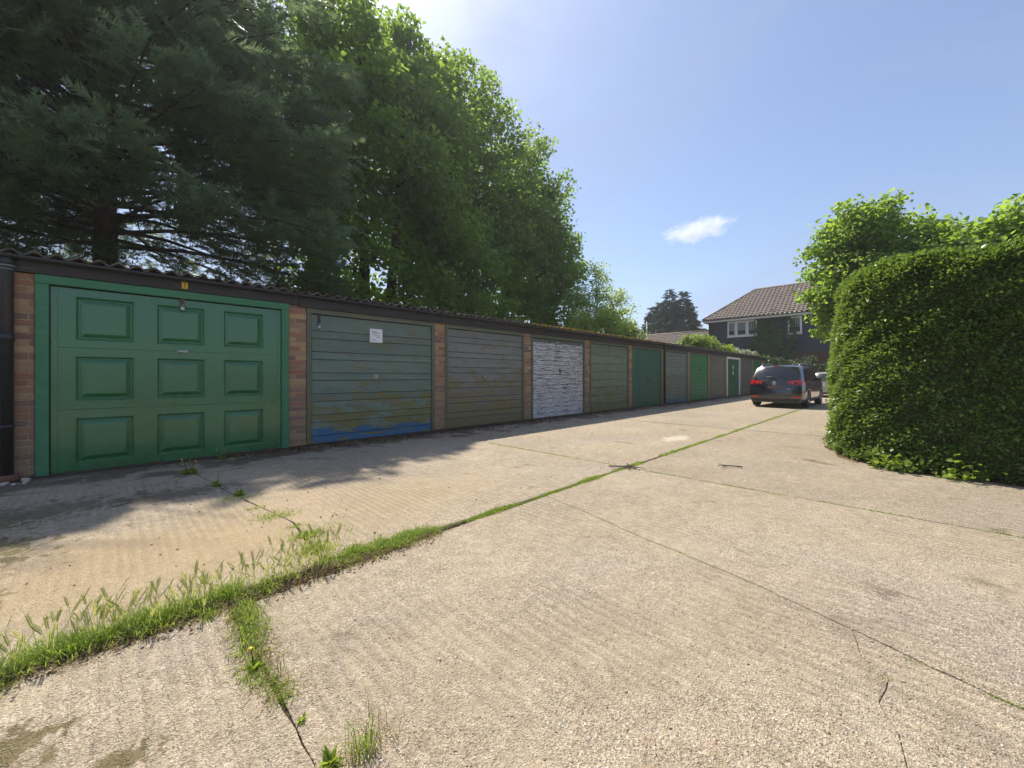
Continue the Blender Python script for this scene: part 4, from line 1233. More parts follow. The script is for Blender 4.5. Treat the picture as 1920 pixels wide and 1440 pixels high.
def broadleaf(name, label, base, masses, nclump, nleaf, lsize, mat, bark, trunk_r, group=None, seed=0, sig=.55, droop=.35, cull=True, cat='tree', stems=1, stuffname='crown', hollow=.42):
    r = np.random.default_rng(seed); rr = random.Random(seed)
    t = thing(name, label, cat, base, group)
    Ms = np.array(masses, dtype=float)
    vol = Ms[:, 3] * Ms[:, 4] * Ms[:, 5]; pr = vol ** .75; pr /= pr.sum()
    w = r.choice(len(Ms), nclump, p=pr)
    d = norm(r.normal(size=(nclump, 3))); rad = r.uniform(0, 1, nclump) ** hollow
    C = Ms[w, :3] + d * rad[:, None] * Ms[w, 3:6]
    ok = C[:, 2] > base[2] + 1.0 if cat == 'tree' else C[:, 2] > base[2] + .1
    if cull: ok &= shade_ok(C)
    C = C[ok]; w = w[ok]; d = d[ok]
    # wood
    tb = MB(); top = Ms[:, 2].max()
    cx, cy = (Ms[:, 0] * vol).sum() / vol.sum(), (Ms[:, 1] * vol).sum() / vol.sum()
    limbs = []
    for s in range(stems):
        off = Vector(((s - (stems - 1) / 2) * trunk_r * 2.6, rr.uniform(-.3, .3), 0))
        pts = []; N_ = 8
        for k in range(N_):
            f = k / (N_ - 1)
            pts.append(Vector((base[0] + off.x * (1 + f * 2.0) + (cx - base[0]) * f ** 1.5 + rr.uniform(-.1, .1) * f, base[1] + off.y + (cy - base[1]) * f ** 1.5 + rr.uniform(-.1, .1) * f, base[2] + (top * .93 - base[2]) * f)))
        tb.tube(pts, [trunk_r * (1 - .88 * k / (N_ - 1)) * (1.25 if k == 0 else 1) for k in range(N_)], 9)
        limbs.append(pts)
    trunk = tb.build('trunk', bark, t)
    lb = MB(); nodes = [p for pts in limbs for p in pts]
    for m in Ms:
        c = Vector(m[:3]); cand = [p for p in nodes if p.z < c.z - .15 * m[5]] or nodes[:1]
        a = min(cand, key=lambda p: (p - c).length); mid = (a + c) / 2 + Vector((rr.uniform(-.3, .3), rr.uniform(-.3, .3), -.12 * (c - a).length)) if (c - a).length > .8 else (a + c) / 2
        rd = max(.02, trunk_r * .38 * min(1, m[3] / 2.5))
        lb.tube([a, mid, c], [rd, rd * .75, rd * .4], 7); nodes += [mid, c]
    arr = np.array([tuple(p) for p in nodes])
    for i in range(0, len(C), 2):
        c = C[i]; dist = ((arr - c) ** 2).sum(1); a = Vector(arr[dist.argmin()]); cv = Vector(c)
        mid = (a + cv) / 2 + Vector((0, 0, -.08 * (cv - a).length))
        lb.tube([a, mid, cv], [trunk_r * .10 + .006, trunk_r * .06 + .005, .006], 4, cap=False)
    lb.build('branches', bark, t)
    # leaves
    per = max(1, nleaf // max(len(C), 1))
    csz = r.uniform(.6, 1.25, len(C))
    sig *= .86
    P = np.repeat(C, per, 0) + np.clip(r.normal(size=(len(C) * per, 3)), -1.6, 1.6) * np.array([sig, sig, sig * .62]) * np.repeat(csz, per)[:, None]
    out = np.repeat(d, per, 0)
    if cull:
        k = shade_ok(P); P, out = P[k], out[k]; ctint = np.repeat(r.uniform(-.30, .30, len(C)), per)[k]
    else: ctint = np.repeat(r.uniform(-.30, .30, len(C)), per)
    n = len(P)
    Nn = norm(np.array([0, 0, .75]) + out * .55 + r.normal(size=(n, 3)) * .55)
    F = norm(out * .6 + r.normal(size=(n, 3)) * .8 + np.array([0, 0, -droop]))
    V, q, tr, ti = scatter(LEAF, LEAFQ, None, P, F, Nn, lsize * r.uniform(.65, 1.25, n), np.clip(.5 + ctint + r.normal(size=n) * .16, 0, 1))
    cr_ = npmesh(stuffname, V, q, None, ti, mat, t)
    return t

def conifer(name, label, base, H, z0, lmax, nbr, sprays, mat, bark, trunk_r, seed, group=None, rise=.25, sc=(.55, 1.0), shape=.8, cull=True, lean=(0, 0), fe=None):
    fe = fe or FEATH
    r = np.random.default_rng(seed); rr = random.Random(seed)
    t = thing(name, label, 'tree', base, group)
    tb = MB(); N_ = 7
    axis = lambda z: Vector((base[0] + lean[0] * (z - base[2]) / H, base[1] + lean[1] * (z - base[2]) / H, z))
    tb.tube([axis(base[2] + H * k / (N_ - 1)) for k in range(N_)], [trunk_r * (1 - .93 * k / (N_ - 1)) * (1.2 if k == 0 else 1) for k in range(N_)], 9)
    tb.build('trunk', bark, t)
    lb = MB(); PP = []; FF = []; NN = []; SS = []; TT = []
    for b in range(nbr):
        f = ((b + rr.random()) / nbr) ** .9
        z = base[2] + z0 + (H - z0 - .3) * f
        az = b * 2.39996 + rr.uniform(-.4, .4)
        L = lmax * max(.06, (1 - f ** 1.6)) ** shape * rr.uniform(.75, 1.12)
        up = rise + .55 * f + rr.uniform(-.12, .12)
        d = Vector((math.cos(az), math.sin(az), 0)); a = axis(z); pts = []
        for k in range(5):
            u = k / 4; pts.append(a + d * (L * u) + Vector((0, 0, L * (up * u - .28 * u * u))) + Vector((rr.uniform(-.05, .05), rr.uniform(-.05, .05), 0)) * L * .3 * u)
        lb.tube(pts, [max(.012, trunk_r * .20 * (1 - f * .6)) * q for q in (1, .8, .58, .36, .15)], 5, cap=False)
        bt = rr.uniform(-.26, .26)
        ns = max(3, int(sprays * (L / lmax) ** 1.3))
        side = d.cross(Vector((0, 0, 1)))
        for q in range(ns):
            u = 1 - (rr.random() ** 1.35) * .72
            k = min(3, int(u * 4)); p = pts[k].lerp(pts[k + 1], u * 4 - k)
            sw = rr.uniform(-1, 1)
            fd = d * (.9 - .4 * abs(sw)) + side * sw * .95 + Vector((0, 0, rr.uniform(-.25, .45)))
            lat = L * .22 * (1.15 - u) * rr.random()
            PP.append(tuple(p + side * (lat * (1 if sw > 0 else -1)) + Vector((0, 0, rr.uniform(-.18, .12) * L * .35)))); FF.append(tuple(fd)); NN.append((rr.uniform(-1.1, 1.1), rr.uniform(-1.1, 1.1), 1.0))
            SS.append(rr.uniform(*sc) * (.6 + .5 * min(1, L / lmax))); TT.append(rr.gauss(.45, .13) + bt + .3 * (u - .7))
    lb.build('branches', bark, t)
    PP, FF, NN, SS, TT = map(np.array, (PP, FF, NN, SS, TT))
    if cull:
        k = shade_ok(PP + norm(FF) * SS[:, None] * .7); PP, FF, NN, SS, TT = PP[k], FF[k], NN[k], SS[k], TT[k]
    parts = []
    for v in range(4):
        s_ = np.arange(v, len(PP), 4); parts.append(scatter(fe[v][0], None, fe[v][1], PP[s_], FF[s_], NN[s_], SS[s_], np.clip(TT[s_], 0, 1)))
    V, q, tr, ti = merge(parts)
    npmesh('crown', V, q, tr, ti, mat, t)
    return t

# -- the big cypress behind the panelled door, and its neighbour at the left
conifer('cypress_tree', 'huge dark cypress behind the green panelled door, branches arching over its roof', (-.15, 13.8, -.09), 15.5, 4.4, 5.6, 280, 124, M['leaf_con'], M['bark_con'], .30, 11, 'tall trees behind the garages', .22, (.34, .74), .55)
conifer('cypress_tree', 'dark cypress at the far left edge with reddish bark, behind the first downpipe', (-3.4, 14.6, -.09), 15.0, 1.6, 4.6, 205, 112, M['leaf_con'], M['bark_con'], .32, 12, 'tall trees behind the garages', .2, (.30, .62), .55)
# -- maples in a line behind
broadleaf('maple_tree', 'tall maple with two dark stems, rising behind the notice door beside the cypress', (8.3, 17.0, -.09),
    [(8.2, 16.8, 15.0, 3.8, 3.6, 3.4), (6.2, 16.2, 12.0, 3.2, 3.0, 3.2), (10.6, 17.2, 12.6, 3.2, 3.2, 3.2), (8.4, 16.0, 9.2, 4.4, 3.0, 2.8), (5.2, 16.8, 8.6, 2.2, 2.6, 2.4), (11.8, 16.8, 8.4, 3.0, 2.8, 2.6), (7.0, 16.0, 5.6, 3.4, 2.2, 2.0), (11.2, 16.4, 4.8, 2.6, 2.2, 1.8), (8.6, 18.6, 18.0, 2.6, 2.4, 2.4), (11.6, 18.4, 16.2, 2.2, 2.2, 2.6), (10.2, 18.6, 18.6, 1.8, 1.8, 2.0)],
    400, 60000, .20, M['leaf_maple'], M['bark_maple'], .30, 'tall trees behind the garages', 21, .58, stems=2)
broadleaf('maple_tree', 'tall maple in the middle of the tree line, behind the flaking white door', (16.3, 19.5, -.09),
    [(15.8, 19.8, 18.2, 3.2, 3.0, 3.0), (13.6, 19.6, 15.2, 3.2, 3.0, 3.4), (17.8, 19.8, 15.0, 3.0, 3.0, 3.0), (15.6, 18.8, 11.4, 4.4, 3.2, 3.2), (12.6, 19.0, 9.4, 3.0, 2.8, 3.0), (18.6, 19.2, 10.2, 3.0, 3.0, 3.0), (15.6, 18.4, 7.0, 4.2, 2.8, 2.4), (19.0, 19.0, 5.8, 2.6, 2.4, 2.0), (13.4, 18.8, 4.8, 3.0, 2.4, 2.0)],
    340, 46000, .21, M['leaf_maple'], M['bark_maple'], .32, 'tall trees behind the garages', 22, .62)
broadleaf('maple_tree', 'maple at the right end of the tall tree line, beside the wispy pale tree', (22.8, 19.8, -.09),
    [(21.8, 20.0, 16.4, 2.8, 2.8, 2.8), (23.8, 20.0, 13.6, 2.8, 2.8, 2.6), (21.0, 19.6, 12.6, 3.0, 2.8, 3.0), (24.6, 19.8, 10.4, 3.0, 2.8, 2.6), (22.0, 19.2, 9.0, 3.6, 3.0, 2.8), (24.4, 19.8, 8.0, 2.2, 2.4, 2.0), (22.4, 19.0, 6.0, 3.2, 2.6, 2.2)],
    280, 36000, .22, M['leaf_maple'], M['bark_maple'], .28, 'tall trees behind the garages', 23, .58)
# -- low growth just above the roofs
broadleaf('bush', 'light green bush showing over the roof, under the cypress branches', (4.2, 15.0, -.09), [(4.4, 15.0, 3.6, 1.2, .8, 1.1), (5.4, 15.2, 4.0, 1.0, .8, 1.2), (3.6, 15.2, 2.9, .9, .7, .8)], 60, 4200, .14, M['leaf_bright'], M['bark_maple'], .06, None, 31, .28, cat='bush')
# -- paler trees further on
broadleaf('wispy_tree', 'wispy pale tree with arching shoots right of the tall maples', (24.4, 15.6, -.09),
    [(24.4, 15.6, 7.2, 1.4, 1.3, 1.6), (22.9, 16.2, 6.2, 1.3, 1.2, 1.4), (25.8, 15.0, 6.4, 1.3, 1.2, 1.4), (24.8, 15.4, 5.0, 2.1, 1.5, 1.5), (27.0, 14.6, 5.1, 1.0, 1.0, 1.0), (24.3, 15.6, 8.7, .6, .6, .8), (22.4, 16.2, 4.4, 1.3, 1.2, 1.3),
     (23.4, 15.9, 8.4, .3, .3, 1.0), (25.3, 15.3, 8.5, .3, .3, .9), (26.7, 14.8, 7.3, .35, .35, .8), (27.6, 14.5, 6.2, .4, .4, .5), (22.2, 16.4, 7.4, .3, .3, .8)],
    230, 9000, .13, M['leaf_pale'], M['bark_maple'], .14, None, 41, .34, cull=False, hollow=.6)
broadleaf('yellow_green_tree', 'low yellow green tree in front of the wispy pale one', (22.8, 13.6, -.09),
    [(21.2, 14.4, 4.2, 1.1, .9, 1.1), (23.0, 13.6, 4.7, 1.4, 1.1, 1.1), (24.6, 13.1, 4.0, 1.1, .9, .9), (22.4, 13.8, 3.3, 1.7, 1.1, .9)],
    150, 8000, .13, M['leaf_yellow'], M['bark_maple'], .10, None, 42, .30, cull=False)
FG = 'far conifers left of the house'
for k, (px, py, h, l, lab) in enumerate([(55.6, 25.8, 11.6, 1.6, 'slim far conifer, left end of the dark clump'), (55.0, 24.4, 12.0, 1.6, 'narrow spire far conifer, second from the left in the clump'),
        (54.6, 22.9, 13.6, 2.7, 'tallest far conifer in the middle of the dark clump'), (56.4, 21.6, 13.5, 2.7, 'broad far conifer with leaning top, nearest the house')]):
    conifer('far_conifer', lab, (px, py, -.09), h, .8, l, 130, 60, M['leaf_con_far'], M['bark_con'], .2, 50 + k, FG, .05, (.7, 1.3), .95, cull=False, fe=FEATH_FAR)
# -- shrub growing over the far roofs, blossom at its end
broadleaf('rambling_shrub', 'bright green shrub spilling over the roofs of the far garages', (26.6, 12.3, -.09),
    [(25.3, 9.1, 3.1, .95, .7, .60), (26.4, 9.0, 3.15, 1.2, .8, .62), (27.6, 8.8, 2.98, 1.3, .8, .45), (29.2, 8.6, 2.92, 1.2, .7, .36), (26.6, 10.2, 2.9, 1.0, 1.0, .4), (26.6, 12.3, 1.8, .8, .3, 1.3)],
    170, 12000, .115, M['leaf_bright'], M['bark_maple'], .05, None, 61, .22, cull=False, cat='shrub')
broadleaf('blossom_shrub', 'pale flowering shrub on the roof at the far end of the row', (32.4, 12.4, -.09), [(31.0, 8.2, 2.82, 1.1, .6, .34), (32.4, 7.9, 2.74, .8, .5, .26), (32.4, 12.4, 1.4, .5, .4, 1.2)], 60, 3600, .12, M['blossom'], M['bark_maple'], .04, None, 62, .2, cull=False, cat='shrub')
# -- creeper on the house front
def creeper():
    r = np.random.default_rng(71)
    t = thing('creeper', 'dark green creeper climbing the black house front between the windows', 'creeper', (HX - .1, 7.2, 0))
    st = MB(); rr = random.Random(5); PTS = []
    for k in range(16):
        y0 = rr.uniform(6.3, 8.1); tall = 5.6 if k in (2, 9) else (5.3 if k in (4, 11) else rr.uniform(3.4, 4.6)); y = {2: 7.3, 9: 6.25}.get(k, y0); p = [(HX - .12, y, -.05)]; z = 0
        while z < tall:
            z += .45; y += rr.uniform(-.16, .16); p.append((HX - .08 - rr.random() * .05, y, z))
        st.tube(p, [.02 * (1 - .7 * i / len(p)) for i in range(len(p))], 5, cap=False); PTS += p
    st.build('stem', M['bark_maple'], t)
    C = np.array(PTS); n = 7000
    c = C[r.integers(0, len(C), n)]
    P = c + r.normal(size=(n, 3)) * np.array([.06, .20, .24]); P[:, 0] = np.minimum(P[:, 0] - .05, HX - .05)
    Nn = norm(np.array([-1, 0, .5]) + r.normal(size=(n, 3)) * .45); F = norm(np.array([-.3, 0, -.8]) + r.normal(size=(n, 3)) * .6)
    V, q, _, ti = scatter(LEAF, LEAFQ, None, P, F, Nn, .15 * r.uniform(.6, 1.3, n), r.uniform(0, 1, n))
    npmesh('leaves', V, q, None, ti, M['leaf_ivy'], t)
creeper()
broadleaf('dark_shrub', 'dark evergreen shrub below the house wall, beyond the black car', (33.6, 4.6, -.09), [(33.8, 6.0, 1.3, 1.0, 1.3, 1.2), (33.6, 4.4, 1.25, 1.0, 1.4, 1.2), (33.8, 2.6, 1.3, 1.0, 1.3, 1.1)], 120, 8000, .13, M['leaf_dark'], M['bark_maple'], .06, None, 72, .26, cull=False, cat='shrub')
broadleaf('pale_shrub', 'small yellow green shrub just past the end of the garage row', (35.1, 7.4, -.09), [(35.2, 7.6, 2.0, .5, .9, .8), (35.1, 6.5, 1.7, .5, .6, .5), (35.1, 8.4, 1.6, .5, .6, .9)], 50, 3000, .13, M['leaf_bright'], M['bark_maple'], .04, None, 73, .24, cull=False, cat='shrub')
# -- trees on the right, behind the hedge
broadleaf('sycamore_tree', 'leafy sycamore hanging over the hedge in front of the house', (18.2, .5, -.09),
    [(17.6, .75, 6.2, 1.2, 1.2, .9), (18.0, 1.6, 5.3, 1.1, 1.0, .9), (17.6, -.1, 5.4, 1.2, 1.2, 1.0), (18.0, 1.75, 4.1, .8, .75, .8), (17.6, .8, 4.2, 1.5, 1.3, 1.0), (18.4, 2.2, 3.75, .6, .45, .35), (18.0, 1.5, 3.1, .9, .8, .7), (17.4, .2, 3.0, 1.2, 1.2, .9), (17.0, -.9, 4.6, 1.0, 1.0, 1.0)],
    330, 27000, .115, M['leaf_right'], M['bark_maple'], .15, 'sycamores behind the hedge', 81, .26, cull=False)
broadleaf('sycamore_tree', 'sycamore showing above the hedge at the right edge', (17.0, -2.2, -.09),
    [(16.6, -1.7, 4.7, 1.0, .9, .8), (16.8, -2.9, 5.0, 1.2, 1.2, .8), (16.4, -2.2, 3.9, 1.4, 1.2, .8), (16.4, -3.4, 4.2, 1.2, 1.2, .8), (16.4, -2.4, 3.0, 1.5, 1.4, .8)],
    260, 22000, .115, M['leaf_right'], M['bark_maple'], .15, 'sycamores behind the hedge', 82, .26, cull=False)

# ------------------------------------------------------------------ clipped yew hedge
def hedge():
    r = np.random.default_rng(91)
    t = thing('hedge', 'tall clipped yew hedge with rounded corner at the right of the lane', 'hedge', (9, -2, 0))
    X0, X1, Y0, Y1, HT = 6.74, 13.2, -6.5, .74, 2.64
    rad = 1.45
    def plan(s):
        """outline from the far side wall round the corner along the front: point and outward normal"""
        a = X1 - X0 - rad; b = .5 * math.pi * rad; c = Y1 - Y0 - rad
        if s < a: return (X1 - s, Y1), (0, 1)
        if s < a + b:
            an = math.pi / 2 + (s - a) / rad; return (X0 + rad + rad * math.cos(an), Y1 - rad + rad * math.sin(an)), (math.cos(an), math.sin(an))
        s -= a + b
        return (X0, Y1 - rad - s), (-1, 0)
    TOT = (X1 - X0 - rad) + .5 * math.pi * rad + (Y1 - Y0 - rad)
    def surf(s, v, ins=0.0):
        """v 0..1 up the wall, 1..2 over the top"""
        (x, y), (nx, ny) = plan(s)
        bul = .10 * math.sin(s * 1.3) + .06 * math.sin(s * 3.1 + 1) 
        sh = .27
        if v <= 1:
            z = .04 + (HT - sh - .04) * v; o = .06 - .13 * v + .025 * math.sin(v * 7 + s * 2)
            nz = .05
        else:
            u = v - 1; an = u * math.pi / 2 if u < .7 else .7 * math.pi / 2
            if u < .7:
                an = u / .7 * math.pi / 2; z = HT - sh + sh * math.sin(an); o = -.07 - sh * (1 - math.cos(an)); nz = math.sin(an)
            else:
                z = HT + .03 * math.sin(s * 2.2 + u * 9); o = -.07 - sh - (u - .7) / .3 * 1.6; nz = 1
        o += bul * .4 - ins
        zz = z - ins * nz
        return (x + nx * o, y + ny * o, zz), (nx * (1 - nz), ny * (1 - nz), nz)
    ns, nv = 70, 26
    m = MB(); V = []; F = []
    for i in range(ns + 1):
        for j in range(nv + 1):
            V.append(surf(TOT * i / ns, 2 * j / nv, .07)[0])
    for i in range(ns):
        for j in range(nv):
            a = i * (nv + 1) + j; F.append((a, a + 1, a + nv + 2, a + nv + 1))
    # flat body filling the middle
    m.add(V, F, True); m.box(X0 + 1.5, X1, Y0, Y1 - 1.5, 0, HT - .1)
    m.build('twig_core', M['yew_core'], t)
    N_ = 190000
    s = r.uniform(0, TOT, N_ * 2)
    # most leaves where the hedge faces the lane
    keep = r.uniform(0, 1, N_ * 2) < np.where((s > 1.0) & (s < TOT - 2.6), 1.0, .35)
    s = s[keep][:N_]; v = r.uniform(0, 2, len(s)); v = np.where(v > 1.85, v - 1.2, v)
    PN = [surf(a, b) for a, b in zip(s, v)]
    P = np.array([p for p, _ in PN]); Nn = norm(np.array([q for _, q in PN]))
    n = len(P)
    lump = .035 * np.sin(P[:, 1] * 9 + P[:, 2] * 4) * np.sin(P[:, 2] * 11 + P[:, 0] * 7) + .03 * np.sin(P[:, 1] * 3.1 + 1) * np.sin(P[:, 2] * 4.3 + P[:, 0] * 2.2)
    P = P + Nn * (r.normal(size=n) * .026 - .01 + lump)[:, None]
    F = norm(Nn * .8 + r.normal(size=(n, 3)) * .55 + np.array([0, 0, .15])); NN = norm(np.array([0, 0, 1.0]) + r.normal(size=(n, 3)) * .5 + Nn * .3)
    sc = r.uniform(.030, .068, n); sc3 = np.stack([sc * .62, sc, sc], 1)
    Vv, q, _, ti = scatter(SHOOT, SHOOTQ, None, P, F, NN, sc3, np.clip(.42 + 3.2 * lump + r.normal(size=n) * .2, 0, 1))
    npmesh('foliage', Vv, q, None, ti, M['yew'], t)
    # brown dead shoots near the top
    ds = []
    for (a, b, k, sz) in ((8.0, 1.32, 26, .045), (8.22, 1.24, 16, .035), (8.75, 1.05, 44, .05), (9.75, .60, 8, .03)):
        p, q_ = surf(a, b); p = np.array(p); q_ = np.array(q_)
        ds.append(p + q_ * .05 + r.normal(size=(k, 3)) * sz * np.array([.6, .6, 1.2]))
    P = np.concatenate(ds); n = len(P)
    Vv, q, _, ti = scatter(LEAF, LEAFQ, None, P, norm(np.array([-.7, .2, -.1]) + r.normal(size=(n, 3)) * .6), norm(r.normal(size=(n, 3)) + np.array([0, 0, .6])), np.stack([np.full(n, .035), np.full(n, .08), np.full(n, .08)], 1), r.uniform(0, 1, n))
    ds_ = npmesh('dead_shoots', Vv, q, None, ti, M['yew_dead'], t)
    ds_['kind'] = 'stuff'
    # soil under it
    so_ = MB(); ring = []
    for i in range(61):
        (x, y), (nx, ny) = plan(TOT * i / 60); o = .10 + .07 * math.sin(i * 1.7) + .05 * math.sin(i * .7); ring.append((x + nx * o, y + ny * o, x - nx * .6, y - ny * .6))
    V = []; F = []
    for a, b, c, d in ring: V += [(a, b, .005), ((a * .7 + c * .3), (b * .7 + d * .3), .03), (c, d, .045)]
    for i in range(60):
        for k in range(2): a = i * 3 + k; F.append((a, a + 1, a + 4, a + 3))
    so_.add(V, F, True); so_.build('root_soil', soil_mat('reddish_litter', (.06, .035, .02), (.19, .11, .065)), t)
hedge()
# ivy and seedlings along the hedge foot
def fringe():
    r = np.random.default_rng(92)
    n = 1700; y = r.uniform(-2.6, .25, n); x = 6.62 + .25 * np.maximum(0, (y + .45)) ** 1.4 + r.normal(size=n) * .09; z = np.abs(r.normal(size=n)) * .10 + .02; k = np.sin(y * 9) + np.sin(y * 4.3 + 1) + r.normal(size=n) * .5 > -.3; x, y, z = x[k], y[k], z[k]; n = len(x)
    P = np.stack([x, y, z], 1)
    V, q, _, ti = scatter(LEAF, LEAFQ, None, P, norm(np.array([-.6, 0, .1]) + r.normal(size=(n, 3)) * .7), norm(np.array([-.3, 0, 1]) + r.normal(size=(n, 3)) * .5), r.uniform(.025, .075, n), r.uniform(.2, 1, n))
    tag(npmesh('undergrowth', V, q, None, ti, M['leaf_bright']), 'low leafy undergrowth along the foot of the clipped hedge', 'undergrowth', None, 'stuff')
fringe()

# ------------------------------------------------------------------ grass, weeds, litter, pebbles
def blades(P, h, w, lean, r, tint, up=1.0):
    """ribbons of two joints: 5 points each"""
    n = len(P); az = r.uniform(0, 2 * np.pi, n); d = np.stack([np.cos(az), np.sin(az), np.zeros(n)], 1); sd = np.stack([-np.sin(az), np.cos(az), np.zeros(n)], 1)
    z = np.array([0, 0, 1.0])
    m = P + d * (lean * h * .35)[:, None] + z * (h * .6)[:, None]; t = P + d * (lean * h)[:, None] + z * (h * (1 - .35 * lean))[:, None]
    V = np.stack([P - sd * (w / 2)[:, None], P + sd * (w / 2)[:, None], m - sd * (w * .38)[:, None], m + sd * (w * .38)[:, None], t], 1).reshape(-1, 3)
    o = np.arange(n)[:, None] * 5
    return V, np.array([[0, 1, 3, 2]]) + o, np.array([[2, 3, 4]]) + o, np.repeat(tint, 5)

def joint_grass():
    r = np.random.default_rng(101)
    parts = []
    def strip(x, y, h, w, lean, tint): parts.append(blades(np.stack([x, y, np.full(len(x), -.012)], 1), h, w, lean, r, tint))
    # long joint: ragged clumps from the lush near end to a thin line
    for c in range(680):
        cx = -1.05 + 2.75 * r.uniform() ; lush = np.interp(cx, [-1.05, -.3, .2, .75, 1.05, 1.7], [1, .95, 1.0, .95, .75, .55])
        if r.uniform() > .55 + .45 * math.sin(cx * 5.1 + 1.0): continue
        cy = YJ + .035 + r.normal() * .062 * lush; k = int(r.uniform(20, 75)); hh = r.uniform(.03, .10) * (.45 + .6 * lush); rad = r.uniform(.010, .034)
        dx, dy = r.normal(size=k), r.normal(size=k)
        strip(cx + dx * rad, cy + dy * rad, r.uniform(.35, 1, k) * hh, r.uniform(.0022, .0055, k), r.uniform(.25, 1.35, k), np.clip(r.normal(size=k) * .2 + r.uniform(.35, .8), 0, 1))
    n = 4200; x = -1.05 + 2.75 * r.uniform(0, 1, n); y = YJ + .02 + r.normal(size=n) * .05
    strip(x, y, r.uniform(.012, .045, n), r.uniform(.002, .005, n), r.uniform(.3, 1.3, n), np.clip(r.normal(size=n) * .25 + .55, 0, 1))
    n = 12000; x = 1.5 + 3.0 * r.uniform(0, 1, n); lump = .6 + .4 * np.sin(x * 6.3) * np.sin(x * 2.7 + 1)
    y = YJ + .004 + r.normal(size=n) * .024 * lump; strip(x, y, r.uniform(.015, .05, n) * lump, r.uniform(.003, .006, n), r.uniform(.2, 1.1, n), np.clip(r.normal(size=n) * .2 + .55, 0, 1))
    n = 9000; x = 4.7 + 11.5 * r.uniform(0, 1, n) ** 1.2; k = (np.sin(x * 2.1) + np.sin(x * 5.3 + 2)) > -.9; x = x[k]; n = len(x)
    y = YJ + r.normal(size=n) * .022; strip(x, y, r.uniform(.012, .042, n), r.uniform(.006, .012, n), r.uniform(.2, 1.1, n), np.clip(r.normal(size=n) * .2 + .5, 0, 1))
    # cross joints
    n = 2600; y = YJ + .1 + 2.5 * r.uniform(0, 1, n); k = (y > 3.6) | (r.uniform(0, 1, n) < .4); y = y[k]; n = len(y); x = 4.56 + r.normal(size=n) * .013; strip(x, y, r.uniform(.01, .028, n), r.uniform(.004, .007, n), r.uniform(.2, 1.0, n), r.uniform(.1, .7, n))
    n = 2600; y = YJ - .3 - 3.2 * r.uniform(0, 1, n); k = (np.sin(y * 7) > -.5); y = y[k]; n = len(y); x = 4.56 + r.normal(size=n) * .011; strip(x, y, r.uniform(.008, .026, n), r.uniform(.004, .007, n), r.uniform(.2, 1.0, n), r.uniform(.1, .7, n))
    for xx in (9.55, 14.5):
        n = 900; y = 3.0 + 2.6 * r.uniform(0, 1, n); k = np.sin(y * 5 + xx) > -.2; y = y[k]; n = len(y); strip(xx + r.normal(size=n) * .015, y, r.uniform(.01, .025, n), r.uniform(.006, .01, n), r.uniform(.2, 1, n), r.uniform(0, .6, n))
    # side joint towards the camera, broken tufts
    for cx, cy, k, h, sp in ((.46, 2.30, 170, .085, .03), (.44, 2.18, 150, .10, .028), (.43, 2.06, 190, .075, .034), (.40, 1.95, 170, .065, .034), (.385, 1.84, 130, .05, .03), (.375, 1.77, 150, .06, .026), (.40, 1.70, 110, .05, .025), (.425, 1.62, 120, .055, .02), (.44, 1.57, 60, .05, .018), (.42, 2.12, 120, .05, .05), (.41, 1.88, 110, .04, .05)):
        strip(cx + r.normal(size=k) * sp, cy + r.normal(size=k) * .04, r.uniform(.3, 1, k) * h, r.uniform(.002, .0045, k), r.uniform(.35, 1.4, k), np.clip(r.normal(size=k) * .25 + .5, 0, 1))
    # kinked joint towards the panelled door
    cl = [(.93, 2.75, .05, 500, .07), (.97, 3.05, .05, 420, .06), (.98, 3.3, .035, 160, .04), (.93, 3.66, .085, 600, .045), (.86, 4.0, .05, 240, .035), (.80, 4.45, .07, 360, .04)]
    for cx, cy, s_, n, h in cl:
        strip(cx + r.normal(size=n) * s_, cy + r.normal(size=n) * s_ * .7, r.uniform(.3, 1, n) * h, r.uniform(.003, .006, n), r.uniform(.3, 1.1, n), np.clip(r.normal(size=n) * .2 + .6, 0, 1))
    # crack tufts
    for cx, cy, n in ((2.56, .87, 90), (2.60, 1.02, 110), (2.64, 1.25, 60), (2.50, .62, 50), (2.22, -.27, 120), (2.84, 2.02, 60), (2.76, 1.7, 60), (2.06, .04, 50), (2.28, -.06, 40)):
        strip(cx + r.normal(size=n) * .012, cy + r.normal(size=n) * .035, r.uniform(.008, .026, n), r.uniform(.003, .005, n), r.uniform(.3, 1.2, n), r.uniform(.1, .8, n))
    V, q, t, ti = merge(parts)
    tag(npmesh('joint_grass', V, q, t, ti, M['grass']), 'green grass growing along the joints between the slabs', 'grass', None, 'stuff')
    # dead blades on the near edge
    parts = []
    n = 4600; x = -1.0 + 2.7 * r.uniform(0, 1, n); y = YJ - .045 + r.normal(size=n) * .045; strip(x, y, r.uniform(.012, .06, n), r.uniform(.0015, .0035, n), r.uniform(.8, 1.7, n), r.uniform(0, 1, n))
    n = 1100; y = 1.56 + .86 * r.uniform(0, 1, n); strip(.415 + r.normal(size=n) * .038, y, r.uniform(.012, .05, n), r.uniform(.002, .004, n), r.uniform(.8, 1.7, n), r.uniform(0, 1, n))
    V, q, t, ti = merge(parts)
    tag(npmesh('dead_grass', V, q, t, ti, M['straw']), 'brown dead grass along the near edge of the long joint', 'grass', None, 'stuff')
    # barley stalks and heads
    n = 430; x = np.concatenate([-.75 + 1.7 * r.beta(1.6, 1.3, n - 60), r.normal(size=60) * .10 + .93]); y = YJ + .05 + r.normal(size=n) * .045
    y[-60:] = 2.64 + r.normal(size=60) * .09
    P = np.stack([x, y, np.full(n, -.01)], 1); h = r.uniform(.06, .175, n); az = r.uniform(0, 2 * np.pi, n); ln = r.uniform(.1, .6, n)
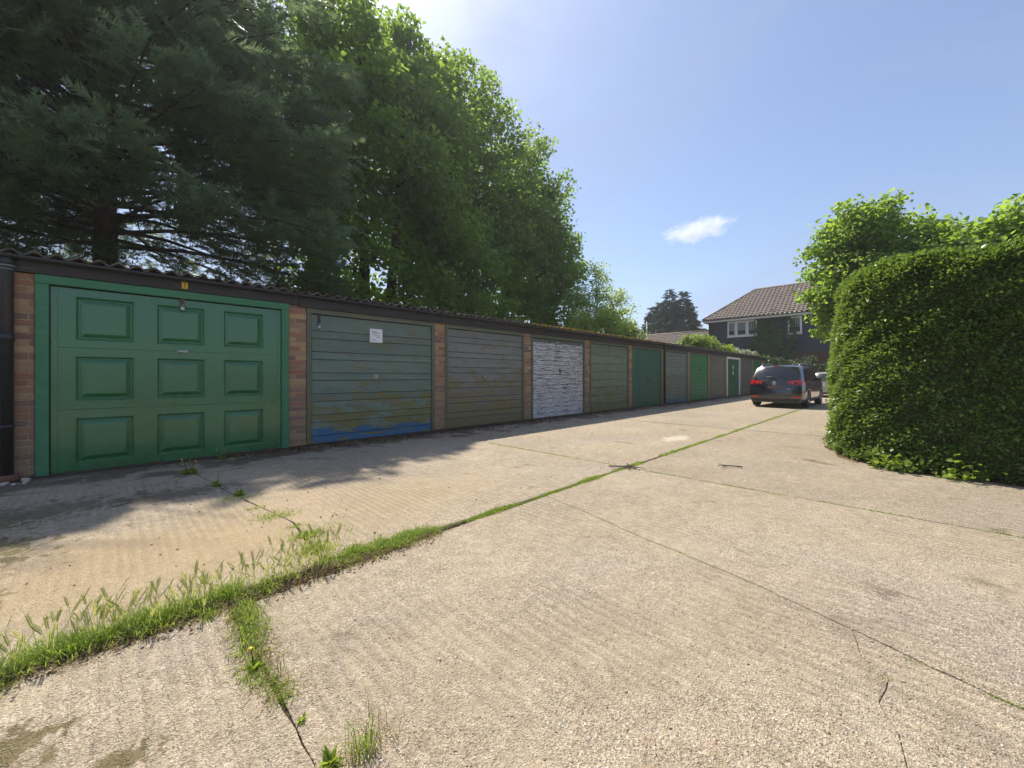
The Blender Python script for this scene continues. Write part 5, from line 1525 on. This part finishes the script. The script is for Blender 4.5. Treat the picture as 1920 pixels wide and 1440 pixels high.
    d = np.stack([np.cos(az), np.sin(az), np.zeros(n)], 1); tip = P + d * (h * ln)[:, None] + np.array([0, 0, 1.0]) * (h * .9)[:, None]
    sd = np.stack([-np.sin(az), np.cos(az), np.zeros(n)], 1) * .0011
    V1 = np.stack([P - sd, P + sd, tip + sd, tip - sd], 1).reshape(-1, 3); q1 = np.array([[0, 1, 2, 3]]) + np.arange(n)[:, None] * 4
    tint = r.uniform(0, 1, n)
    # a head: spikelets with long awns, two ranks
    hv = []; hq = []; ht = []
    for k in range(7):
        f_ = k / 6
        for sg in (-1, 1):
            b = len(hv); hv += [(0, f_ * .62, 0), (sg * .075, f_ * .62 + .10, .03), (sg * .05, f_ * .62 + .30, 0)]; ht.append((b, b + 1, b + 2))
            b = len(hv); hv += [(sg * .05, f_ * .62 + .16, 0), (sg * .064, f_ * .62 + .18, 0), (sg * (.10 + .06 * (k % 3)), f_ * .62 + .62, .05 * sg)]; ht.append((b, b + 1, b + 2))
    hd = norm(tip - P) + d * .35 + np.array([0, 0, .1])
    V2, q2, t2, i2 = scatter(np.array(hv, dtype=np.float32), None, np.array(ht), tip, hd, d + r.normal(size=(n, 3)) * .3, r.uniform(.045, .078, n), tint)
    V, q, t, ti = merge([(V1, q1, None, np.repeat(tint * .4, 4)), (V2, q2, t2, i2)])
    tag(npmesh('wall_barley', V, q, t, ti, M['barley']), 'wall barley with bristly seed heads standing in the near joint', 'grass', None, 'stuff')
joint_grass()

def joint_soil():
    m = MB(); rr = random.Random(8)
    V = []; F = []; xs = [-1.4 + .05 * i for i in range(68)]
    for x in xs:
        w = .085 if x < .9 else max(.028, .085 - (x - .9) * .075)
        w *= rr.uniform(.8, 1.25)
        for k in (-1, -.5, 0, .5, 1):
            V.append((x + rr.uniform(-.012, .012), YJ + .0 + k * w + rr.uniform(-.008, .008) - .012, (.010 if abs(k) < 1 else -.004) + rr.uniform(-.004, .006)))
    for i in range(len(xs) - 1):
        for k in range(4): a = i * 5 + k; F.append((a, a + 5, a + 6, a + 1))
    m.add(V, F, True)
    tag(m.build('joint_soil', M['soil']), 'dark crumbly soil filling the near slab joints', 'soil', None, 'stuff')
joint_soil()

def weed(x, y, label, h, n, flowers, seed, mat='grass', lw=.02):
    r = np.random.default_rng(seed); t = thing('weed', label, 'weed', (x, y, 0), 'weeds in the concrete')
    az = r.uniform(0, 2 * np.pi, n); el = r.uniform(.15, 1.1, n)
    F = np.stack([np.cos(az) * np.cos(el), np.sin(az) * np.cos(el), np.sin(el)], 1); L = r.uniform(.5, 1.0, n) * h * .8
    P = np.array([x, y, .0]) + F * np.array([.35, .35, .25]) * L[:, None] * r.uniform(0, 1, n)[:, None]
    V, q, _, ti = scatter(LEAF, LEAFQ, None, P, F, np.array([0, 0, 1.0]) + r.normal(size=(n, 3)) * .3, np.stack([L * .38, L, L], 1), r.uniform(.2, 1, n))
    npmesh('leaves', V, q, None, ti, M[mat], t)
    rr = random.Random(seed)
    if flowers:
        st = MB(); fl = MB()
        for k in range(flowers):
            a = rr.uniform(0, 6.28); hh = h * rr.uniform(1.0, 1.6); q_ = (x + math.cos(a) * h * .55, y + math.sin(a) * h * .55, hh)
            st.tube([(x, y, 0), ((x + q_[0]) / 2, (y + q_[1]) / 2, hh * .65), q_], .0018, 5)
            fl.ball(q_, (.008, .008, .005), 7, 4)
        st.build('stalk', M['grass'] if False else M['moss_g'], t); fl.build('flower', M['petal'], t)
    return t
weed(.62, 5.95, 'bushy weed with tiny yellow flowers in front of the green panelled door', .12, 70, 7, 201)
weed(.48, 5.55, 'single flat weed with one yellow flower, left of the bushy weed by the panelled door', .035, 9, 1, 202)
weed(.75, 5.10, 'sprawling pale weed in front of the panelled door, between the bushy and the rosette weed', .08, 46, 2, 203)
weed(.86, 4.55, 'green rosette weed with one yellow flower at the edge of the tree shadow', .075, 60, 1, 204)
weed(1.05, 6.70, 'thin weed with yellow flowers at the right foot of the green panelled door', .10, 24, 4, 205)
weed(.45, 1.20, 'round tufty weed alone on the near concrete at the bottom edge', .055, 46, 0, 206)
weed(.44, 1.42, 'tiny rosette weed beside the chipped crack, left of the tufty weed', .03, 20, 0, 207)
weed(.385, 1.80, 'weed with one yellow bud in the short side joint', .05, 40, 1, 208)
def tuft(x, y, label, n, h, seed):
    r = np.random.default_rng(seed); t = thing('grass_tuft', label, 'grass tuft', (x, y, 0))
    P = np.stack([x + r.normal(size=n) * .035, y + r.normal(size=n) * .025, np.zeros(n)], 1)
    V, q, tr, ti = blades(P, r.uniform(.2, 1, n) ** 1.5 * h, r.uniform(.0015, .003, n), r.uniform(.2, 1.0, n), r, r.uniform(.1, .9, n)); npmesh('blades', V, q, tr, ti, M['grass'], t)
    n = n // 2; P = np.stack([x + .03 + r.normal(size=n) * .05, y + r.normal(size=n) * .03, np.zeros(n)], 1)
    V, q, tr, ti = blades(P, r.uniform(.2, .6, n) * h, r.uniform(.0015, .0025, n), r.uniform(.6, 1.5, n), r, r.uniform(0, 1, n)); npmesh('dead_blades', V, q, tr, ti, M['straw'], t)
tuft(.535, 1.17, 'thin grass tuft with tall wisps and dry straw at the bottom edge', 130, .12, 211)

def litter():
    r = np.random.default_rng(301); parts = []
    n = 5200; x = 1.0 + 31 * r.uniform(0, 1, n) ** 1.15; y = 6.86 - np.abs(r.normal(size=n)) * np.interp(x, [1, 5, 10, 32], [.10, .30, .26, .22])
    P = np.stack([x, y, r.uniform(.004, .018, n)], 1); sz = r.uniform(.012, .045, n)
    k = slice(None); parts.append(scatter(LEAF, LEAFQ, None, P, norm(r.normal(size=(n, 3)) * np.array([1, 1, .25])), norm(np.array([0, 0, 1.0]) + r.normal(size=(n, 3)) * .45), sz, r.uniform(0, 1, n)))
    n = 420; P = np.stack([r.uniform(-1, 9, n), r.uniform(2.6, 6.8, n), np.full(n, .006)], 1); parts.append(scatter(LEAF, LEAFQ, None, P, norm(r.normal(size=(n, 3)) * np.array([1, 1, .2])), norm(np.array([0, 0, 1.0]) + r.normal(size=(n, 3)) * .4), r.uniform(.008, .022, n), r.uniform(0, 1, n)))
    n = 700; P = np.stack([-1.0 + 2.6 * r.uniform(0, 1, n), YJ - .06 + r.normal(size=n) * .06, r.uniform(.004, .02, n)], 1); parts.append(scatter(LEAF, LEAFQ, None, P, norm(r.normal(size=(n, 3)) * np.array([1, 1, .3])), norm(np.array([0, 0, 1.0]) + r.normal(size=(n, 3)) * .6), r.uniform(.006, .02, n), r.uniform(0, .8, n)))
    n = 500; a = r.uniform(0, 1, n); P = np.stack([7.0 + a * 2.2 + r.normal(size=n) * .1, .35 + a * .55 + np.abs(r.normal(size=n)) * .10, np.full(n, .02)], 1); parts.append(scatter(LEAF, LEAFQ, None, P, norm(r.normal(size=(n, 3)) * np.array([1, 1, .2])), norm(np.array([0, 0, 1.0]) + r.normal(size=(n, 3)) * .4), r.uniform(.01, .03, n), r.uniform(.2, 1, n)))
    V, q, _, ti = merge(parts)
    tag(npmesh('leaf_litter', V, q, None, ti, M['litter']), 'brown leaf litter gathered along the foot of the garages', 'leaf litter', None, 'stuff')
    m = MB(); rr = random.Random(9); V = []; F = []
    xs = [-1.2 + .12 * i for i in range(285)]
    for x in xs:
        w = (.10 if x < 4 else .24) * rr.uniform(.5, 1.4) + .04 * math.sin(x * 2.1)
        V += [(x, 6.955, .035 * rr.uniform(.5, 1)), (x + rr.uniform(-.03, .03), 6.955 - w * .5, .018 * rr.uniform(.6, 1.2)), (x + rr.uniform(-.04, .04), 6.955 - max(w, .04), .004)]
    for i in range(len(xs) - 1):
        for k in range(2): a = i * 3 + k; F.append((a, a + 1, a + 4, a + 3))
    m.add(V, F, True)
    tag(m.build('debris_soil', soil_mat('debris', (.028, .02, .015), (.12, .085, .06))), 'band of dark soil and debris along the garage thresholds', 'soil', None, 'stuff')
litter()

def pebbles():
    r = np.random.default_rng(401)
    b = MB(); random.seed(1); b.ball((0, 0, 0), 1.0, 6, 3, .22)
    T = np.array(b.v, dtype=np.float32); Q = np.array([f for f in b.f if len(f) == 4]); TR = np.array([f for f in b.f if len(f) == 3])
    n = 5200; rad = .9 + 4.6 * r.uniform(0, 1, n) ** 1.3; an = R(44.6) + r.uniform(-1.05, 1.05, n)
    P = np.stack([rad * np.cos(an), rad * np.sin(an), np.zeros(n)], 1)
    s = r.uniform(.0018, .0046, n) * (1 + (r.uniform(0, 1, n) > .975) * r.uniform(.4, 1.1, n))
    P[:, 2] = s * .10
    F = norm(np.stack([r.normal(size=n), r.normal(size=n), np.zeros(n)], 1)); Nn = norm(np.array([0, 0, 1.0]) + r.normal(size=(n, 3)) * .2)
    V, q, t, ti = scatter(T, Q, TR, P, F, Nn, np.stack([s * r.uniform(.7, 1.1, n), s * r.uniform(1, 1.5, n), s * r.uniform(.5, .8, n)], 1), r.uniform(0, 1, n))
    tag(npmesh('gravel', V, q, t, ti, M['pebble'], None, True), 'loose grit and small stones on the near concrete', 'gravel', None, 'stuff')
pebbles()

def stones():
    rr = random.Random(12)
    for k in range(16):
        x, y = rr.uniform(-.92, -.64), rr.uniform(6.62, 6.90)
        if abs(x + .82) < .13 and y > 6.78: x = -.68
        q = rr.uniform(.016, .032)
        m = MB(); m.ball((0, 0, 0), (q * rr.uniform(.8, 1.3), q, q * rr.uniform(.55, .85)), 8, 5, .16)
        o = m.build('stone', M['stone_w']); o.location = (x, y, q * .55)
        tag(o, 'pale rounded stone at the foot of the black downpipe beside the panelled door', 'stone', 'pale stones at the foot of the first downpipe')
stones()
def twig(x, y, az, L, label, seed):
    rr = random.Random(seed); m = MB(); p = []
    for k in range(7): f_ = k / 6; p.append((x + math.cos(az) * L * f_ + rr.uniform(-.012, .012), y + math.sin(az) * L * f_ + rr.uniform(-.012, .012), .012 + .012 * math.sin(f_ * 3)))
    m.tube(p, [.008, .008, .007, .006, .006, .004, .003], 6)
    for k in (2, 3, 4):
        a = az + rr.choice((-1, 1)) * rr.uniform(.5, 1.0); q = p[k]; m.tube([q, (q[0] + math.cos(a) * .08, q[1] + math.sin(a) * .08, .02), (q[0] + math.cos(a) * .14, q[1] + math.sin(a) * .14, .012)], [.005, .004, .002], 5)
    tag(m.build('twig', M['bark_maple']), label, 'twig')
twig(4.42, 2.62, -1.1, .42, 'dark crooked twig lying where the slab joints cross', 1)
twig(4.70, 2.52, -2.6, .34, 'short dark twig across the joint crossing, touching the crooked one', 2)
twig(5.55, 1.40, 2.2, .30, 'thin curved twig alone on the slab before the hedge', 3)

# ------------------------------------------------------------------ cloud
def cloud():
    t = NT('cloud_vapour'); t.t.nodes.remove(t.t.nodes[0]) if False else None
    P = t.obj()
    ln = t.n('VectorMath', operation='LENGTH'); t.l(P, ln.inputs[0])
    edge = t.step(ln.outputs['Value'], .15, 1.0, 1.0, 0.0)
    no = t.noise(t.scl(P, (3.4, 1.2, 1.6)), 1.5, 8, .66, .9)
    dn = t.step(t.math('ADD', no, t.math('MULTIPLY', edge, .50)), .74, 1.10, 0, .045)
    v = t.n('VolumePrincipled'); v.inputs['Color'].default_value = (1, 1, 1, 1); v.inputs['Anisotropy'].default_value = .55
    t.l(dn, v.inputs['Density']); t.l(v.outputs[0], t.out.inputs['Volume'])
    return t.m
cm = cloud()
def put_cloud(label, loc, sc, rz):
    m = MB(); m.ball((0, 0, 0), 1.0, 20, 12); o = m.build('cloud', cm); o.location = loc; o.scale = sc; o.rotation_euler = (0, R(-7), rz)
    tag(o, label, 'cloud')
put_cloud('small white cloud alone in the blue sky above the tiled house', (680, 238, 244), (95, 52, 33), R(-66))

# ------------------------------------------------------------------ haze volume added to lift the dark tones, standing in for lens glare
hm = bpy.data.materials.new('haze'); hm.use_nodes = True; hm.node_tree.nodes.clear()
hv = hm.node_tree.nodes.new('ShaderNodeVolumePrincipled'); hv.inputs['Color'].default_value = (.93, .95, 1, 1); hv.inputs['Density'].default_value = 0.0010; hv.inputs['Anisotropy'].default_value = .35
ho = hm.node_tree.nodes.new('ShaderNodeOutputMaterial'); hm.node_tree.links.new(hv.outputs[0], ho.inputs['Volume'])
b = MB(); b.box(-121, 261, -121, 221, -1.1, 26)
tag(b.build('haze', hm), 'thin haze added over the whole yard to lift its dark tones', None, None, 'stuff')
